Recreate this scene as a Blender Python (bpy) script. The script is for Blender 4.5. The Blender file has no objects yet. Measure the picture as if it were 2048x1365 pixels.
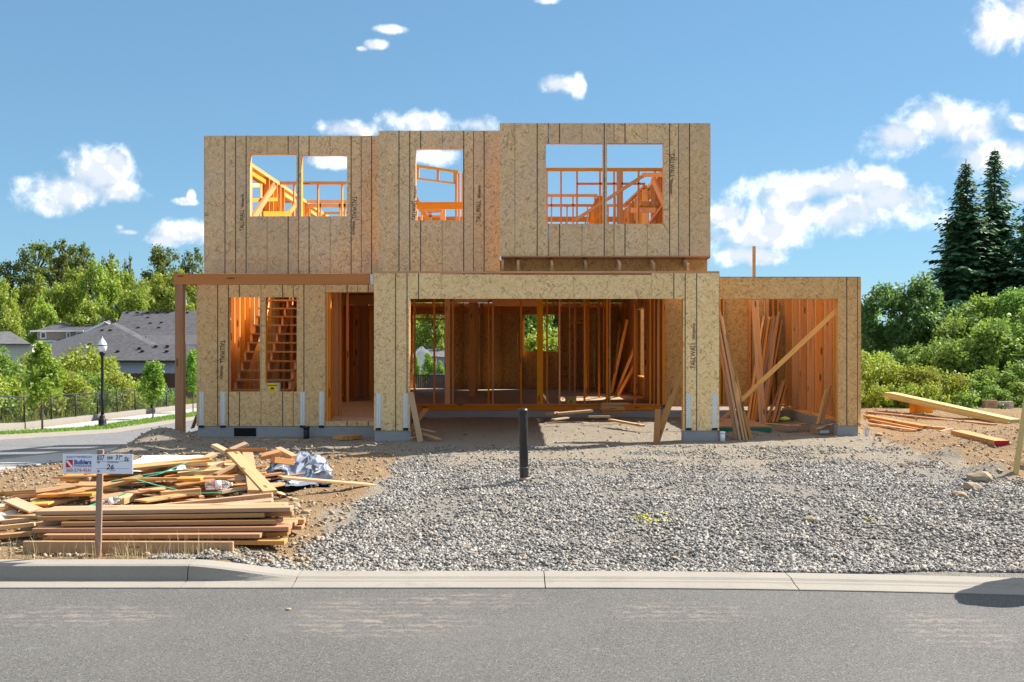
import bpy, bmesh, math, random
import numpy as np
from mathutils import Vector, Matrix, noise as mnoise

# ------------------------------------------------------------------ camera, sky, sun, exposure
scene = bpy.context.scene
COL = scene.collection
CAMZ, F = 1.79, 2048.0
cam_d = bpy.data.cameras.new('camera'); cam = bpy.data.objects.new('camera', cam_d); COL.objects.link(cam)
cam.location = (0, 0, CAMZ); cam.rotation_euler = (math.radians(90), 0, 0)
cam_d.lens = 36; cam_d.sensor_width = 36; cam_d.clip_start = 0.1; cam_d.clip_end = 3000
scene.camera = cam
SUN = Vector((1.0, 0.52, 1.0)).normalized()
sun_el = math.asin(SUN.z); sun_az = math.atan2(SUN.x, SUN.y)
sd = bpy.data.lights.new('sun', 'SUN'); sd.energy = 3.35; sd.angle = math.radians(0.53); sd.color = (1.0, 0.94, 0.85)
sun = bpy.data.objects.new('sun', sd); COL.objects.link(sun)
sun.rotation_euler = SUN.to_track_quat('Z', 'Y').to_euler(); sun.location = (40, 20, 40)
scene.view_settings.view_transform = 'Standard'; scene.view_settings.look = 'None'
scene.view_settings.exposure = 1.78; scene.view_settings.gamma = 1.0
scene.view_settings.use_curve_mapping = False

scene.cycles.max_bounces = 6; scene.cycles.diffuse_bounces = 3; scene.cycles.transparent_max_bounces = 6; scene.cycles.use_denoising = True; scene.cycles.use_adaptive_sampling = True; scene.cycles.adaptive_threshold = 0.015
def px_dir(px, py):
    return math.atan2(px - 1024, F), math.atan2((682.5 - py), math.hypot(F, px - 1024))
CLOUDS = [(130,388,80,34),(205,345,60,42),(235,328,34,30),(95,412,40,20),(240,385,48,22),(365,466,70,22),(330,480,40,14),(372,404,22,7),(382,394,8,13),(255,464,26,7),(240,455,12,9),
 (705,262,64,20),(850,248,105,28),(950,250,52,20),(778,58,34,9),(748,90,24,11),(725,98,12,6),(1112,168,38,18),(1160,172,16,22),
 (1800,276,66,38),(1880,238,72,40),(1955,255,46,40),(1985,310,90,36),(2045,245,32,18),(2015,50,70,50),(2060,20,60,50),
 (1600,385,130,38),(1700,368,120,32),(1640,430,215,52),(1540,465,110,42),(1780,400,90,38),(1500,512,70,20),(1455,430,50,26),(660,322,50,14),(872,310,46,24),(1090,2,30,8),(2045,390,60,26)]
def build_world():
    w = bpy.data.worlds.new('World'); scene.world = w; w.use_nodes = True
    nt = w.node_tree; N = nt.nodes; L = nt.links; N.clear()
    def nd(t, **k):
        n = N.new(t)
        for a, b in k.items(): setattr(n, a, b)
        return n
    def math_(op, a, b=None, c=None):
        n = nd('ShaderNodeMath', operation=op)
        for i, v in enumerate((a, b, c)):
            if v is None: continue
            if isinstance(v, (int, float)): n.inputs[i].default_value = v
            else: L.new(v, n.inputs[i])
        return n.outputs[0]
    sky = nd('ShaderNodeTexSky', sky_type='NISHITA', sun_disc=False, sun_elevation=sun_el, sun_rotation=sun_az,
             altitude=50, air_density=0.9, dust_density=0.0, ozone_density=2.5)
    tc = nd('ShaderNodeTexCoord'); sp = nd('ShaderNodeSeparateXYZ'); L.new(tc.outputs['Generated'], sp.inputs[0])
    az = math_('ARCTAN2', sp.outputs[0], sp.outputs[1])
    per = math.radians(64)
    az = math_('WRAP', az, per/2, -per/2)
    el = math_('ARCSINE', sp.outputs[2])
    cb = nd('ShaderNodeCombineXYZ'); L.new(az, cb.inputs[0]); L.new(el, cb.inputs[1])
    nz = nd('ShaderNodeTexNoise', noise_dimensions='3D'); nz.inputs['Scale'].default_value = 26; nz.inputs['Detail'].default_value = 9
    nz.inputs['Roughness'].default_value = 0.56; nz.inputs['Distortion'].default_value = 0.25; L.new(tc.outputs['Generated'], nz.inputs['Vector'])
    n0 = math_('SUBTRACT', nz.outputs['Fac'], 0.5)
    tot = None; bot = None
    for (cx, cy, rx, ry) in CLOUDS:
        a, e = px_dir(cx, cy)
        s = nd('ShaderNodeVectorMath', operation='SUBTRACT'); L.new(cb.outputs[0], s.inputs[0]); s.inputs[1].default_value = (a, e, 0)
        m = nd('ShaderNodeVectorMath', operation='MULTIPLY'); L.new(s.outputs[0], m.inputs[0]); m.inputs[1].default_value = (F/rx/1.14, F/ry/1.14, 0)
        ln = nd('ShaderNodeVectorMath', operation='LENGTH'); L.new(m.outputs[0], ln.inputs[0])
        v = math_('SUBTRACT', 1.0, ln.outputs['Value']); v = math_('MAXIMUM', v, -1.0)
        tot = v if tot is None else math_('SMOOTH_MAX', tot, v, 0.15)
    # denser cloud added out of view, higher up, to fill the shaded front walls
    nz3 = nd('ShaderNodeTexNoise', noise_dimensions='3D'); nz3.inputs['Scale'].default_value = 4.2; nz3.inputs['Detail'].default_value = 3
    L.new(tc.outputs['Generated'], nz3.inputs['Vector'])
    hi = nd('ShaderNodeMapRange', interpolation_type='SMOOTHSTEP'); L.new(el, hi.inputs['Value']); hi.inputs['From Min'].default_value = 0.34; hi.inputs['From Max'].default_value = 0.46
    cum = math_('MULTIPLY', math_('SUBTRACT', nz3.outputs['Fac'], 0.39), 5.0)
    cum = math_('ADD', cum, math_('MULTIPLY', math_('SUBTRACT', hi.outputs[0], 1.0), 3.0))
    tot = math_('MAXIMUM', tot, cum)
    amp = math_('MULTIPLY', n0, 2.1)
    nzf = nd('ShaderNodeTexNoise', noise_dimensions='3D'); nzf.inputs['Scale'].default_value = 85; nzf.inputs['Detail'].default_value = 5; nzf.inputs['Roughness'].default_value = .65
    L.new(tc.outputs['Generated'], nzf.inputs['Vector'])
    amp = math_('ADD', amp, math_('MULTIPLY', math_('SUBTRACT', nzf.outputs['Fac'], .5), .65))
    val = math_('ADD', tot, amp)
    mr = nd('ShaderNodeMapRange', interpolation_type='SMOOTHSTEP'); L.new(val, mr.inputs['Value'])
    mr.inputs['From Min'].default_value = 0.0; mr.inputs['From Max'].default_value = 0.8
    # thin haze toward the horizon comes with the sky; clouds: lit white, greyer where thick
    nz2 = nd('ShaderNodeTexNoise', noise_dimensions='3D'); nz2.inputs['Scale'].default_value = 14; nz2.inputs['Detail'].default_value = 6
    L.new(tc.outputs['Generated'], nz2.inputs['Vector'])
    upv = nd('ShaderNodeVectorMath', operation='ADD'); L.new(tc.outputs['Generated'], upv.inputs[0]); upv.inputs[1].default_value = (0.006, 0, 0.016)
    nzu = nd('ShaderNodeTexNoise', noise_dimensions='3D'); nzu.inputs['Scale'].default_value = 26; nzu.inputs['Detail'].default_value = 5; nzu.inputs['Distortion'].default_value = 0.25; L.new(upv.outputs[0], nzu.inputs['Vector'])
    rel = math_('MULTIPLY', math_('SUBTRACT', nzu.outputs['Fac'], nz.outputs['Fac']), 3.2)
    sh = math_('ADD', math_('ADD', math_('MULTIPLY', tot, 0.45), math_('MULTIPLY', math_('SUBTRACT', nz2.outputs['Fac'], 0.5), 1.0)), math_('ADD', rel, 0.12))
    mr2 = nd('ShaderNodeMapRange', interpolation_type='SMOOTHSTEP'); L.new(sh, mr2.inputs['Value'])
    mr2.inputs['From Min'].default_value = 0.0; mr2.inputs['From Max'].default_value = 0.55
    cc = nd('ShaderNodeMix', data_type='RGBA'); L.new(mr2.outputs[0], cc.inputs[0])
    cc.inputs[6].default_value = (4.3, 4.38, 4.45, 1); cc.inputs[7].default_value = (2.5, 2.68, 2.95, 1)
    mx = nd('ShaderNodeMix', data_type='RGBA'); L.new(math_('MULTIPLY', mr.outputs[0], 0.95), mx.inputs[0])
    gm = nd('ShaderNodeGamma'); gm.inputs['Gamma'].default_value = 0.5; L.new(sky.outputs[0], gm.inputs['Color'])
    tn = nd('ShaderNodeMix', data_type='RGBA', blend_type='MULTIPLY'); tn.inputs[0].default_value = 1.0; L.new(gm.outputs[0], tn.inputs[6]); tn.inputs[7].default_value = (.475, .75, .945, 1)
    L.new(tn.outputs[2], mx.inputs[6]); L.new(cc.outputs[2], mx.inputs[7])
    bg = nd('ShaderNodeBackground'); bg.inputs['Strength'].default_value = 0.10; L.new(mx.outputs[2], bg.inputs['Color'])
    out = nd('ShaderNodeOutputWorld'); L.new(bg.outputs[0], out.inputs[0])
build_world()

# ------------------------------------------------------------------ helpers
RND = random.Random(7)
WM = {}
def P(px, py, D):
    return Vector(((px - 1024) / F * D, D, CAMZ - (py - 682.5) / F * D))
def X(px, D): return (px - 1024) / F * D
def Z(py, D): return CAMZ - (py - 682.5) / F * D
def tag(o, label=None, cat=None, group=None, kind=None):
    if label: o['label'] = label
    if cat: o['category'] = cat
    if group: o['group'] = group
    if kind: o['kind'] = kind
    return o
def link(o, world=None, parent=None):
    COL.objects.link(o)
    world = world or Matrix.Identity(4)
    WM[o.name] = world.copy()
    if parent is not None:
        o.parent = parent; o.matrix_parent_inverse = WM[parent.name].inverted()
    o.matrix_basis = world
    return o
def root(name, loc, label, cat, group=None, rz=0.0):
    o = bpy.data.objects.new(name, None); o.empty_display_size = 0.2
    link(o, Matrix.Translation(Vector(loc)) @ Matrix.Rotation(rz, 4, 'Z'))
    return tag(o, label, cat, group)
def mesh_np(name, v, f, mat, smooth=False):
    me = bpy.data.meshes.new(name)
    v = np.asarray(v, dtype=np.float32); f = np.asarray(f, dtype=np.int32)
    k = f.shape[1]
    me.vertices.add(len(v)); me.vertices.foreach_set('co', v.ravel())
    me.loops.add(f.size); me.loops.foreach_set('vertex_index', f.ravel())
    me.polygons.add(len(f)); me.polygons.foreach_set('loop_start', np.arange(0, f.size, k, dtype=np.int32))
    if smooth: me.polygons.foreach_set('use_smooth', np.ones(len(f), dtype=bool))
    me.update(calc_edges=True); me.validate()
    if mat: me.materials.append(mat)
    return me
def mesh_py(name, v, f, mat, smooth=False):
    me = bpy.data.meshes.new(name); me.from_pydata([tuple(a) for a in v], [], f); me.update()
    if smooth:
        for p in me.polygons: p.use_smooth = True
    if mat: me.materials.append(mat)
    return me
def obj(name, me, parent=None, world=None):
    return link(bpy.data.objects.new(name, me), world, parent)
def bm_obj(name, bm, mat, parent=None, world=None, smooth=False):
    me = bpy.data.meshes.new(name); bm.to_mesh(me); bm.free()
    if smooth:
        for p in me.polygons: p.use_smooth = True
    if mat: me.materials.append(mat)
    return obj(name, me, parent, world)
def box_bm(bm, x0, x1, y0, y1, z0, z1, bev=0.0):
    vs = [bm.verts.new((x, y, z)) for x in (x0, x1) for y in (y0, y1) for z in (z0, z1)]
    fs = [bm.faces.new([vs[i] for i in q]) for q in ((0,1,3,2),(4,6,7,5),(0,4,5,1),(2,3,7,6),(0,2,6,4),(1,5,7,3))]
    if bev > 0:
        es = set(e for f in fs for e in f.edges)
        bmesh.ops.bevel(bm, geom=list(es), offset=bev, segments=1, affect='EDGES')
def box(name, x0, x1, y0, y1, z0, z1, mat, parent=None, bev=0.0):
    """a box given in world coordinates, its origin at its own centre"""
    c = Vector(((x0+x1)/2, (y0+y1)/2, (z0+z1)/2)); bm = bmesh.new()
    box_bm(bm, -abs(x1-x0)/2, abs(x1-x0)/2, -abs(y1-y0)/2, abs(y1-y0)/2, -abs(z1-z0)/2, abs(z1-z0)/2, bev)
    return bm_obj(name, bm, mat, parent, Matrix.Translation(c))
def frame_from(a, b, up=Vector((0, 0, 1)), roll=0.0):
    a, b = Vector(a), Vector(b); d = (b - a).normalized()
    if abs(d.dot(up)) > 0.999: up = Vector((0, 1, 0))
    y = up.cross(d).normalized(); z = d.cross(y).normalized()
    M = Matrix((d, y, z)).transposed().to_4x4(); M.translation = (a + b) / 2
    if roll: M = M @ Matrix.Rotation(roll, 4, 'X')
    return M, (b - a).length
def lumber(name, a, b, w, h, mat, parent=None, bev=0.0, up=Vector((0, 0, 1)), roll=0.0):
    """a length of timber from a to b; w across (level), h along up; grain runs along local X"""
    M, L = frame_from(a, b, up, roll); bm = bmesh.new()
    box_bm(bm, -L/2, L/2, -w/2, w/2, -h/2, h/2, bev)
    return bm_obj(name, bm, mat, parent, M)
def tube_v(path, radii, seg=8, cap=True):
    V = []; Fc = []; n = len(path); pu = None
    for i in range(n):
        p = Vector(path[i]); d = (Vector(path[min(i+1, n-1)]) - Vector(path[max(i-1, 0)])).normalized()
        u = Vector((1, 0, 0)) if abs(d.x) < 0.8 else Vector((0, 1, 0))
        if pu is not None: u = pu
        s = d.cross(u).normalized(); t = s.cross(d).normalized(); pu = t
        for k in range(seg):
            an = 2*math.pi*k/seg
            V.append(p + (t*math.cos(an) + s*math.sin(an)) * radii[i])
    for i in range(n-1):
        for k in range(seg):
            Fc.append((i*seg+k, (i+1)*seg+k, (i+1)*seg+(k+1) % seg, i*seg+(k+1) % seg))
    if cap:
        Fc.append(tuple(range(seg))); Fc.append(tuple(reversed(range((n-1)*seg, n*seg))))
    return V, Fc
def tube(name, path, radii, mat, parent=None, seg=8, smooth=True):
    if not isinstance(radii, (list, tuple)): radii = [radii]*len(path)
    V, Fc = tube_v(path, radii, seg); return obj(name, mesh_py(name, V, Fc, mat, smooth), parent)
def lathe(name, prof, mat, parent=None, loc=(0, 0, 0), seg=16, smooth=True):
    V = []; Fc = []; n = len(prof)
    for r, z in prof:
        for k in range(seg): V.append((r*math.cos(2*math.pi*k/seg), r*math.sin(2*math.pi*k/seg), z))
    for i in range(n-1):
        for k in range(seg): Fc.append((i*seg+k, i*seg+(k+1) % seg, (i+1)*seg+(k+1) % seg, (i+1)*seg+k))
    Fc.append(tuple(reversed(range(seg)))); Fc.append(tuple(range((n-1)*seg, n*seg)))
    return obj(name, mesh_py(name, V, Fc, mat, smooth), parent, Matrix.Translation(Vector(loc)))
def copy_tree(o, world, label=None, group=None):
    c = o.copy(); COL.objects.link(c); c.matrix_basis = world
    if label: c['label'] = label
    if group: c['group'] = group
    for ch in o.children:
        d = ch.copy(); COL.objects.link(d); d.parent = c
        for g in ch.children:
            e = g.copy(); COL.objects.link(e); e.parent = d
    return c
def text(name, s, size, mat, parent, world, extrude=0.0006, align='LEFT', bold=0.0, shear=0.0):
    cu = bpy.data.curves.new('t', 'FONT'); cu.body = s; cu.size = size; cu.extrude = extrude; cu.align_x = align
    cu.offset = bold; cu.shear = shear; cu.resolution_u = 3
    t = bpy.data.objects.new('t', cu); COL.objects.link(t)
    me = bpy.data.meshes.new_from_object(t.evaluated_get(bpy.context.evaluated_depsgraph_get()))
    bpy.data.objects.remove(t); bpy.data.curves.remove(cu)
    me.materials.clear(); me.materials.append(mat); me.name = name
    return obj(name, me, parent, world)
FRONT = Matrix.Rotation(math.radians(90), 4, 'X')      # text plane XY -> stands in XZ, read from -Y

# ------------------------------------------------------------------ materials
class NB:
    def __init__(s, name):
        s.m = bpy.data.materials.new(name); s.m.use_nodes = True; s.t = s.m.node_tree; s.N = s.t.nodes; s.L = s.t.links
        s.bsdf = s.N['Principled BSDF']; s.out = s.N['Material Output']
    def n(s, t, ins=None, **k):
        x = s.N.new(t)
        for a, b in k.items(): setattr(x, a, b)
        for a, b in (ins or {}).items(): s.put(x.inputs[a], b)
        return x
    def put(s, sock, v):
        if isinstance(v, bpy.types.NodeSocket): s.L.new(v, sock)
        else:
            if hasattr(sock.default_value, '__len__') and not hasattr(v, '__len__'): v = (v,)*len(sock.default_value)
            if hasattr(v, '__len__') and len(sock.default_value) == 4 and len(v) == 3: v = tuple(v)+(1,)
            sock.default_value = v
    def math(s, op, a, b=0.0, c=0.0, clamp=False):
        x = s.n('ShaderNodeMath', {0: a, 1: b, 2: c}, operation=op); x.use_clamp = clamp; return x.outputs[0]
    def mix(s, f, a, b, bt='MIX'):
        x = s.n('ShaderNodeMix', {0: f, 6: a, 7: b}, data_type='RGBA', blend_type=bt); return x.outputs[2]
    def noise(s, vec, sc, det=4, rough=.55, dist=0.0, dim='3D'):
        x = s.n('ShaderNodeTexNoise', {'Scale': sc, 'Detail': det, 'Roughness': rough, 'Distortion': dist}, noise_dimensions=dim)
        if vec is not None: s.L.new(vec, x.inputs['Vector'])
        return x.outputs['Fac']
    def vor(s, vec, sc, feat='F1', dim='3D', rnd=1.0):
        x = s.n('ShaderNodeTexVoronoi', {'Scale': sc, 'Randomness': rnd}, feature=feat, voronoi_dimensions=dim)
        if vec is not None: s.L.new(vec, x.inputs['Vector'])
        return x
    def map(s, vec, loc=(0,0,0), rot=(0,0,0), sc=(1,1,1)):
        return s.n('ShaderNodeMapping', {'Vector': vec, 'Location': loc, 'Rotation': rot, 'Scale': sc}).outputs[0]
    def ramp(s, f, stops):
        x = s.n('ShaderNodeValToRGB', {0: f}); r = x.color_ramp
        while len(r.elements) < len(stops): r.elements.new(0.5)
        for e, (p, c) in zip(r.elements, stops): e.position = p; e.color = tuple(c)+(1,) if len(c) == 3 else c
        return x.outputs[0]
    def step(s, v, a, b):
        return s.n('ShaderNodeMapRange', {'Value': v, 'From Min': a, 'From Max': b}, interpolation_type='SMOOTHSTEP').outputs[0]
    def done(s, col, rough=.8, bump=None, bd=.01, bs=.5, **k):
        s.put(s.bsdf.inputs['Base Color'], col); s.put(s.bsdf.inputs['Roughness'], rough)
        s.put(s.bsdf.inputs['Specular IOR Level'], k.pop('spec', .3))
        for a, b in k.items(): s.put(s.bsdf.inputs[a], b)
        if bump is not None:
            b = s.n('ShaderNodeBump', {'Height': bump, 'Distance': bd, 'Strength': bs}); s.L.new(b.outputs[0], s.bsdf.inputs['Normal'])
        return s.m
    @property
    def ob(s): return s.n('ShaderNodeTexCoord').outputs['Object']
    @property
    def pos(s): return s.n('ShaderNodeNewGeometry').outputs['Position']
    @property
    def uv(s): return s.n('ShaderNodeTexCoord').outputs['UV']
    @property
    def rnd(s): return s.n('ShaderNodeObjectInfo').outputs['Random']
    @property
    def isl(s): return s.n('ShaderNodeNewGeometry').outputs['Random Per Island']

def m_osb(name, light, mid, dark, grey=0.0, lines=True, horizontal=False, green=False, sat=1.0):
    b = NB(name); uv = b.uv
    rv = b.n('ShaderNodeCombineXYZ', {0: b.math('MULTIPLY', b.rnd, 37.0), 1: b.math('MULTIPLY', b.rnd, 91.0)}).outputs[0]
    co = b.n('ShaderNodeVectorMath', {0: uv, 1: rv}, operation='ADD').outputs[0]
    base_rot = 0 if horizontal else math.pi/2
    h = t = None
    for i, (a, s1, s2) in enumerate(((0.12, 11, 46), (-0.55, 12, 50), (0.7, 12, 50), (1.25, 13, 46), (-1.1, 12, 56))):
        mp = b.map(co, (i*3.1, i*1.7, 0), (0, 0, a + base_rot), (1, 1, 1))
        mp = b.map(mp, (0, 0, 0), (0, 0, 0), (s1, s2, 1))
        v = b.vor(mp, 1.0, dim='2D'); sp = b.n('ShaderNodeSeparateColor', {0: v.outputs['Color']})
        hi, ti = sp.outputs[0], sp.outputs[1]
        if h is None: h, t = hi, ti
        else:
            g = b.math('GREATER_THAN', hi, h); h = b.math('MAXIMUM', hi, h)
            t = b.n('ShaderNodeMix', {0: g, 2: t, 3: ti}, data_type='FLOAT').outputs[0]
    fine = b.noise(b.map(co, sc=(60, 60, 1)), 1.0, 3)
    tt = b.math('ADD', t, b.math('MULTIPLY', b.math('SUBTRACT', fine, 0.5), 0.45))
    tt = b.math('ADD', b.math('MULTIPLY', tt, .86), .07)
    col = b.ramp(tt, [(0.0, dark), (0.06, [x*.42 for x in mid]), (0.13, [x*.72 for x in mid]), (0.25, [x*y for x, y in zip(mid, (.95, .88, .8))]), (0.45, mid), (0.7, [(x+y)/2 for x, y in zip(mid, light)]), (1.0, light)])
    big = b.noise(b.map(co, sc=(1, .6, 1)), 1.1, 4)
    g3 = [sum(mid)/3*x for x in (1.04, 1.0, .95)]
    col = b.mix(b.math('MULTIPLY', b.step(big, .35, .7), grey), col, g3)
    col = b.mix(b.math('MULTIPLY', b.rnd, 0.34), col, (.42, .27, .15))
    if green:
        sx = b.n('ShaderNodeSeparateXYZ', {0: uv}).outputs
        gm = b.math('MULTIPLY', b.step(b.math('ADD', b.math('MULTIPLY', sx[0], -3.0), b.math('MULTIPLY', big, 3.2)), -1.0, .8), 0.45)
        col = b.mix(gm, col, (.17, .30, .22))
    if lines:
        sx = b.n('ShaderNodeSeparateXYZ', {0: uv}).outputs[0]
        wob = b.math('MULTIPLY', b.math('SUBTRACT', b.noise(uv, 30, 1), .5), .004)
        sxw = b.math('ADD', sx, wob); lm = None
        for u0, wd, st in ((.2032, .010, .9), (.6096, .006, .6), (1.016, .010, .9), (.001, .008, .85), (1.2182, .008, .85)):
            k = b.math('MULTIPLY', b.math('LESS_THAN', b.math('ABSOLUTE', b.math('SUBTRACT', sxw, u0)), wd), st)
            lm = k if lm is None else b.math('MAXIMUM', lm, k)
        col = b.mix(lm, col, (.045, .04, .036))
    return b.done(col, .78, b.math('ADD', h, b.math('MULTIPLY', t, .3)), .004, .35, spec=.25)

def m_wood(name, c1, c2, knots=True, grey=0.0):
    b = NB(name); r = b.rnd
    off = b.n('ShaderNodeCombineXYZ', {0: b.math('MULTIPLY', r, 53.0), 1: b.math('MULTIPLY', r, 17.0), 2: b.math('MULTIPLY', r, 29.0)}).outputs[0]
    co = b.n('ShaderNodeVectorMath', {0: b.ob, 1: off}, operation='ADD').outputs[0]
    g = b.noise(b.map(co, sc=(1.2, 26, 26)), 1.0, 5, .6, .4)
    g2 = b.noise(b.map(co, sc=(.5, 6, 6)), 1.0, 3)
    col = b.mix(b.math('ADD', b.math('MULTIPLY', g, .7), b.math('MULTIPLY', g2, .4), clamp=True), c1, c2)
    hsv = b.n('ShaderNodeHueSaturation', {'Color': col, 'Hue': b.math('ADD', .491, b.math('MULTIPLY', r, .014)), 'Saturation': b.math('ADD', .85, b.math('MULTIPLY', b.math('FRACT', b.math('MULTIPLY', r, 7.3)), .28)),
               'Value': b.math('ADD', .78, b.math('MULTIPLY', b.math('FRACT', b.math('MULTIPLY', r, 13.7)), .42))}).outputs[0]
    col = b.mix(b.math('MULTIPLY', b.step(g, .54, .70), .5), hsv, [x*.5 for x in c1])
    if knots:
        v = b.vor(b.map(co, sc=(2.2, 9, 9)), 1.0)
        k = b.math('MULTIPLY', b.math('LESS_THAN', v.outputs['Distance'], .2), b.math('GREATER_THAN', b.n('ShaderNodeSeparateColor', {0: v.outputs['Color']}).outputs[0], .62))
        col = b.mix(b.math('MULTIPLY', k, .75), col, (.10, .045, .02))
    if grey: col = b.mix(b.math('MULTIPLY', b.noise(co, 2.5, 3), grey), col, (.4, .36, .3))
    return b.done(col, .7, g, .002, .3, spec=.25)

def m_flat(name, c, rough=.6, var=.12, sc=8, metal=0, bumpd=0, **k):
    b = NB(name); n = b.noise(b.ob, sc, 4)
    col = b.mix(n, [x*(1-var) for x in c], [min(1, x*(1+var)) for x in c])
    return b.done(col, rough, n if bumpd else None, bumpd or .01, .5, Metallic=metal, **k)

def m_concrete(name, c, stain=.35, sc=1.0):
    b = NB(name); p = b.pos
    n1 = b.noise(p, 1.6*sc, 6, .65); n2 = b.noise(p, 45*sc, 4, .7); n3 = b.noise(b.map(p, sc=(1, 1, 5)), 4*sc, 4)
    col = b.mix(b.math('ADD', b.math('MULTIPLY', n1, .6), b.math('MULTIPLY', n2, .4)), [x*.78 for x in c], [min(1, x*1.16) for x in c])
    col = b.mix(b.math('MULTIPLY', b.step(n3, .55, .75), stain), col, [x*.5 for x in c])
    pit = b.vor(p, 60*sc).outputs['Distance']
    col = b.mix(b.math('MULTIPLY', b.step(pit, .16, .05), .35), col, [x*.45 for x in c])
    return b.done(col, .85, b.math('ADD', n2, b.math('MULTIPLY', n1, .6)), .006, .5, spec=.2)

def m_asphalt(name, c=(.098, .094, .088), marks=True):
    b = NB(name); p = b.pos
    n1 = b.noise(p, .55, 5, .6); n2 = b.noise(p, 80, 4, .8); n3 = b.noise(p, 220, 2, .7)
    col = b.mix(b.step(b.math('ADD', b.math('MULTIPLY', n2, .6), b.math('MULTIPLY', n3, .4)), .32, .68), [x*.34 for x in c], [x*1.8 for x in c])
    col = b.mix(b.math('MULTIPLY', b.step(n1, .40, .66), .5), col, (.135, .130, .122))
    sp = b.vor(p, 120); ag = b.n('ShaderNodeSeparateColor', {0: sp.outputs['Color']}).outputs
    col = b.mix(b.math('MULTIPLY', b.math('GREATER_THAN', ag[0], .94), .4), col, (.33, .31, .29))
    col = b.mix(b.math('MULTIPLY', b.math('LESS_THAN', ag[1], .10), .6), col, (.02, .02, .02))
    if marks:
        sx = b.n('ShaderNodeSeparateXYZ', {0: p}).outputs
        def blob(cx, cy, rx, ry):
            d = b.n('ShaderNodeCombineXYZ', {0: b.math('MULTIPLY', b.math('SUBTRACT', sx[0], cx), 1/rx), 1: b.math('MULTIPLY', b.math('SUBTRACT', sx[1], cy), 1/ry)}).outputs[0]
            return b.step(b.n('ShaderNodeVectorMath', {0: d}, operation='LENGTH').outputs['Value'], 1.0, .45)
        wv = b.n('ShaderNodeTexWave', {'Vector': p, 'Scale': 2.6, 'Distortion': 5.0, 'Detail': 3.0, 'Detail Scale': 3.0}, wave_type='BANDS', bands_direction='Y').outputs['Fac']
        msk = None
        for q in ((-1.2, 7.25, .40, .6), (-.4, 7.62, .8, .3), (2.95, 6.9, .5, .65), (-3.0, 7.2, .8, .4), (-.9, 7.0, .9, .45), (1.2, 7.3, .7, .35)):
            k = blob(*q); msk = k if msk is None else b.math('MAXIMUM', msk, k)
        br = b.noise(p, 7, 4, .7)
        d = b.math('MULTIPLY', b.math('MULTIPLY', msk, b.step(wv, .40, .8)), b.step(br, .36, .62))
        col = b.mix(b.math('MULTIPLY', d, .24), col, (.44, .37, .28))
        d2 = b.step(b.noise(b.map(p, sc=(1, 1.8, 1)), 4.2, 4, .6), .67, .75)
        col = b.mix(b.math('MULTIPLY', d2, .25), col, (.40, .34, .26))
    return b.done(col, .82, b.math('ADD', n2, n3), .008, .6, spec=.3)

def m_ground():
    b = NB('lot_soil'); p = b.pos
    at = b.n('ShaderNodeAttribute', attribute_name='zone').outputs['Color']; z = b.n('ShaderNodeSeparateColor', {0: at}).outputs
    n1 = b.noise(p, .9, 5, .6); n2 = b.noise(p, 9, 5, .7); n3 = b.noise(p, 55, 4, .7)
    tx = b.math('ADD', b.math('MULTIPLY', n2, .55), b.math('MULTIPLY', n3, .5))
    tan = b.mix(tx, (.15, .125, .095), (.52, .45, .35))
    ora = b.mix(tx, (.12, .068, .032), (.50, .33, .175))
    ora = b.mix(b.step(n1, .35, .65), ora, b.mix(tx, (.15, .09, .045), (.53, .37, .21)))
    gra = b.mix(tx, (.15, .135, .115), (.45, .42, .365))
    gs = b.mix(tx, (.05, .06, .02), (.17, .17, .06))
    e = b.math('MULTIPLY', b.math('SUBTRACT', n2, .5), .9)
    col = b.mix(b.step(b.math('ADD', z[1], e), .3, .7), tan, ora)
    col = b.mix(b.step(b.math('ADD', z[0], e), .35, .65), col, gra)
    col = b.mix(b.step(b.math('ADD', z[2], e), .35, .65), col, gs)
    pb = b.vor(p, 26); ps = b.n('ShaderNodeSeparateColor', {0: pb.outputs['Color']}).outputs[0]
    peb = b.math('MULTIPLY', b.math('GREATER_THAN', ps, .8), b.step(pb.outputs['Distance'], .42, .28))
    col = b.mix(b.math('MULTIPLY', peb, .6), col, b.mix(ps, (.2, .19, .17), (.5, .48, .44)))
    col = b.n('ShaderNodeHueSaturation', {'Color': col, 'Value': .80, 'Saturation': .97}).outputs[0]
    hgt = b.math('ADD', b.math('ADD', n2, b.math('MULTIPLY', n3, .5)), b.math('MULTIPLY', peb, .4))
    return b.done(col, .95, hgt, .06, .9, spec=.1)

def m_leaf(name, c1, c2, tr=.45, dead=None):
    b = NB(name); r = b.isl; q = b.rnd
    col = b.mix(r, c1, c2)
    if dead: col = b.mix(b.math('MULTIPLY', b.math('GREATER_THAN', b.math('FRACT', b.math('MULTIPLY', r, 71.3)), .9), .8), col, dead)
    hs = b.n('ShaderNodeHueSaturation', {'Color': col, 'Hue': b.math('ADD', .485, b.math('MULTIPLY', q, .03)), 'Value': b.math('ADD', .82, b.math('MULTIPLY', q, .36))}).outputs[0]
    b.done(hs, .55, spec=.35)
    tl = b.n('ShaderNodeBsdfTranslucent', {'Color': b.mix(.35, hs, (.30, .36, .03))})
    mx = b.n('ShaderNodeMixShader', {0: tr, 1: b.bsdf.outputs[0], 2: tl.outputs[0]}); b.L.new(mx.outputs[0], b.out.inputs[0])
    return b.m

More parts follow.
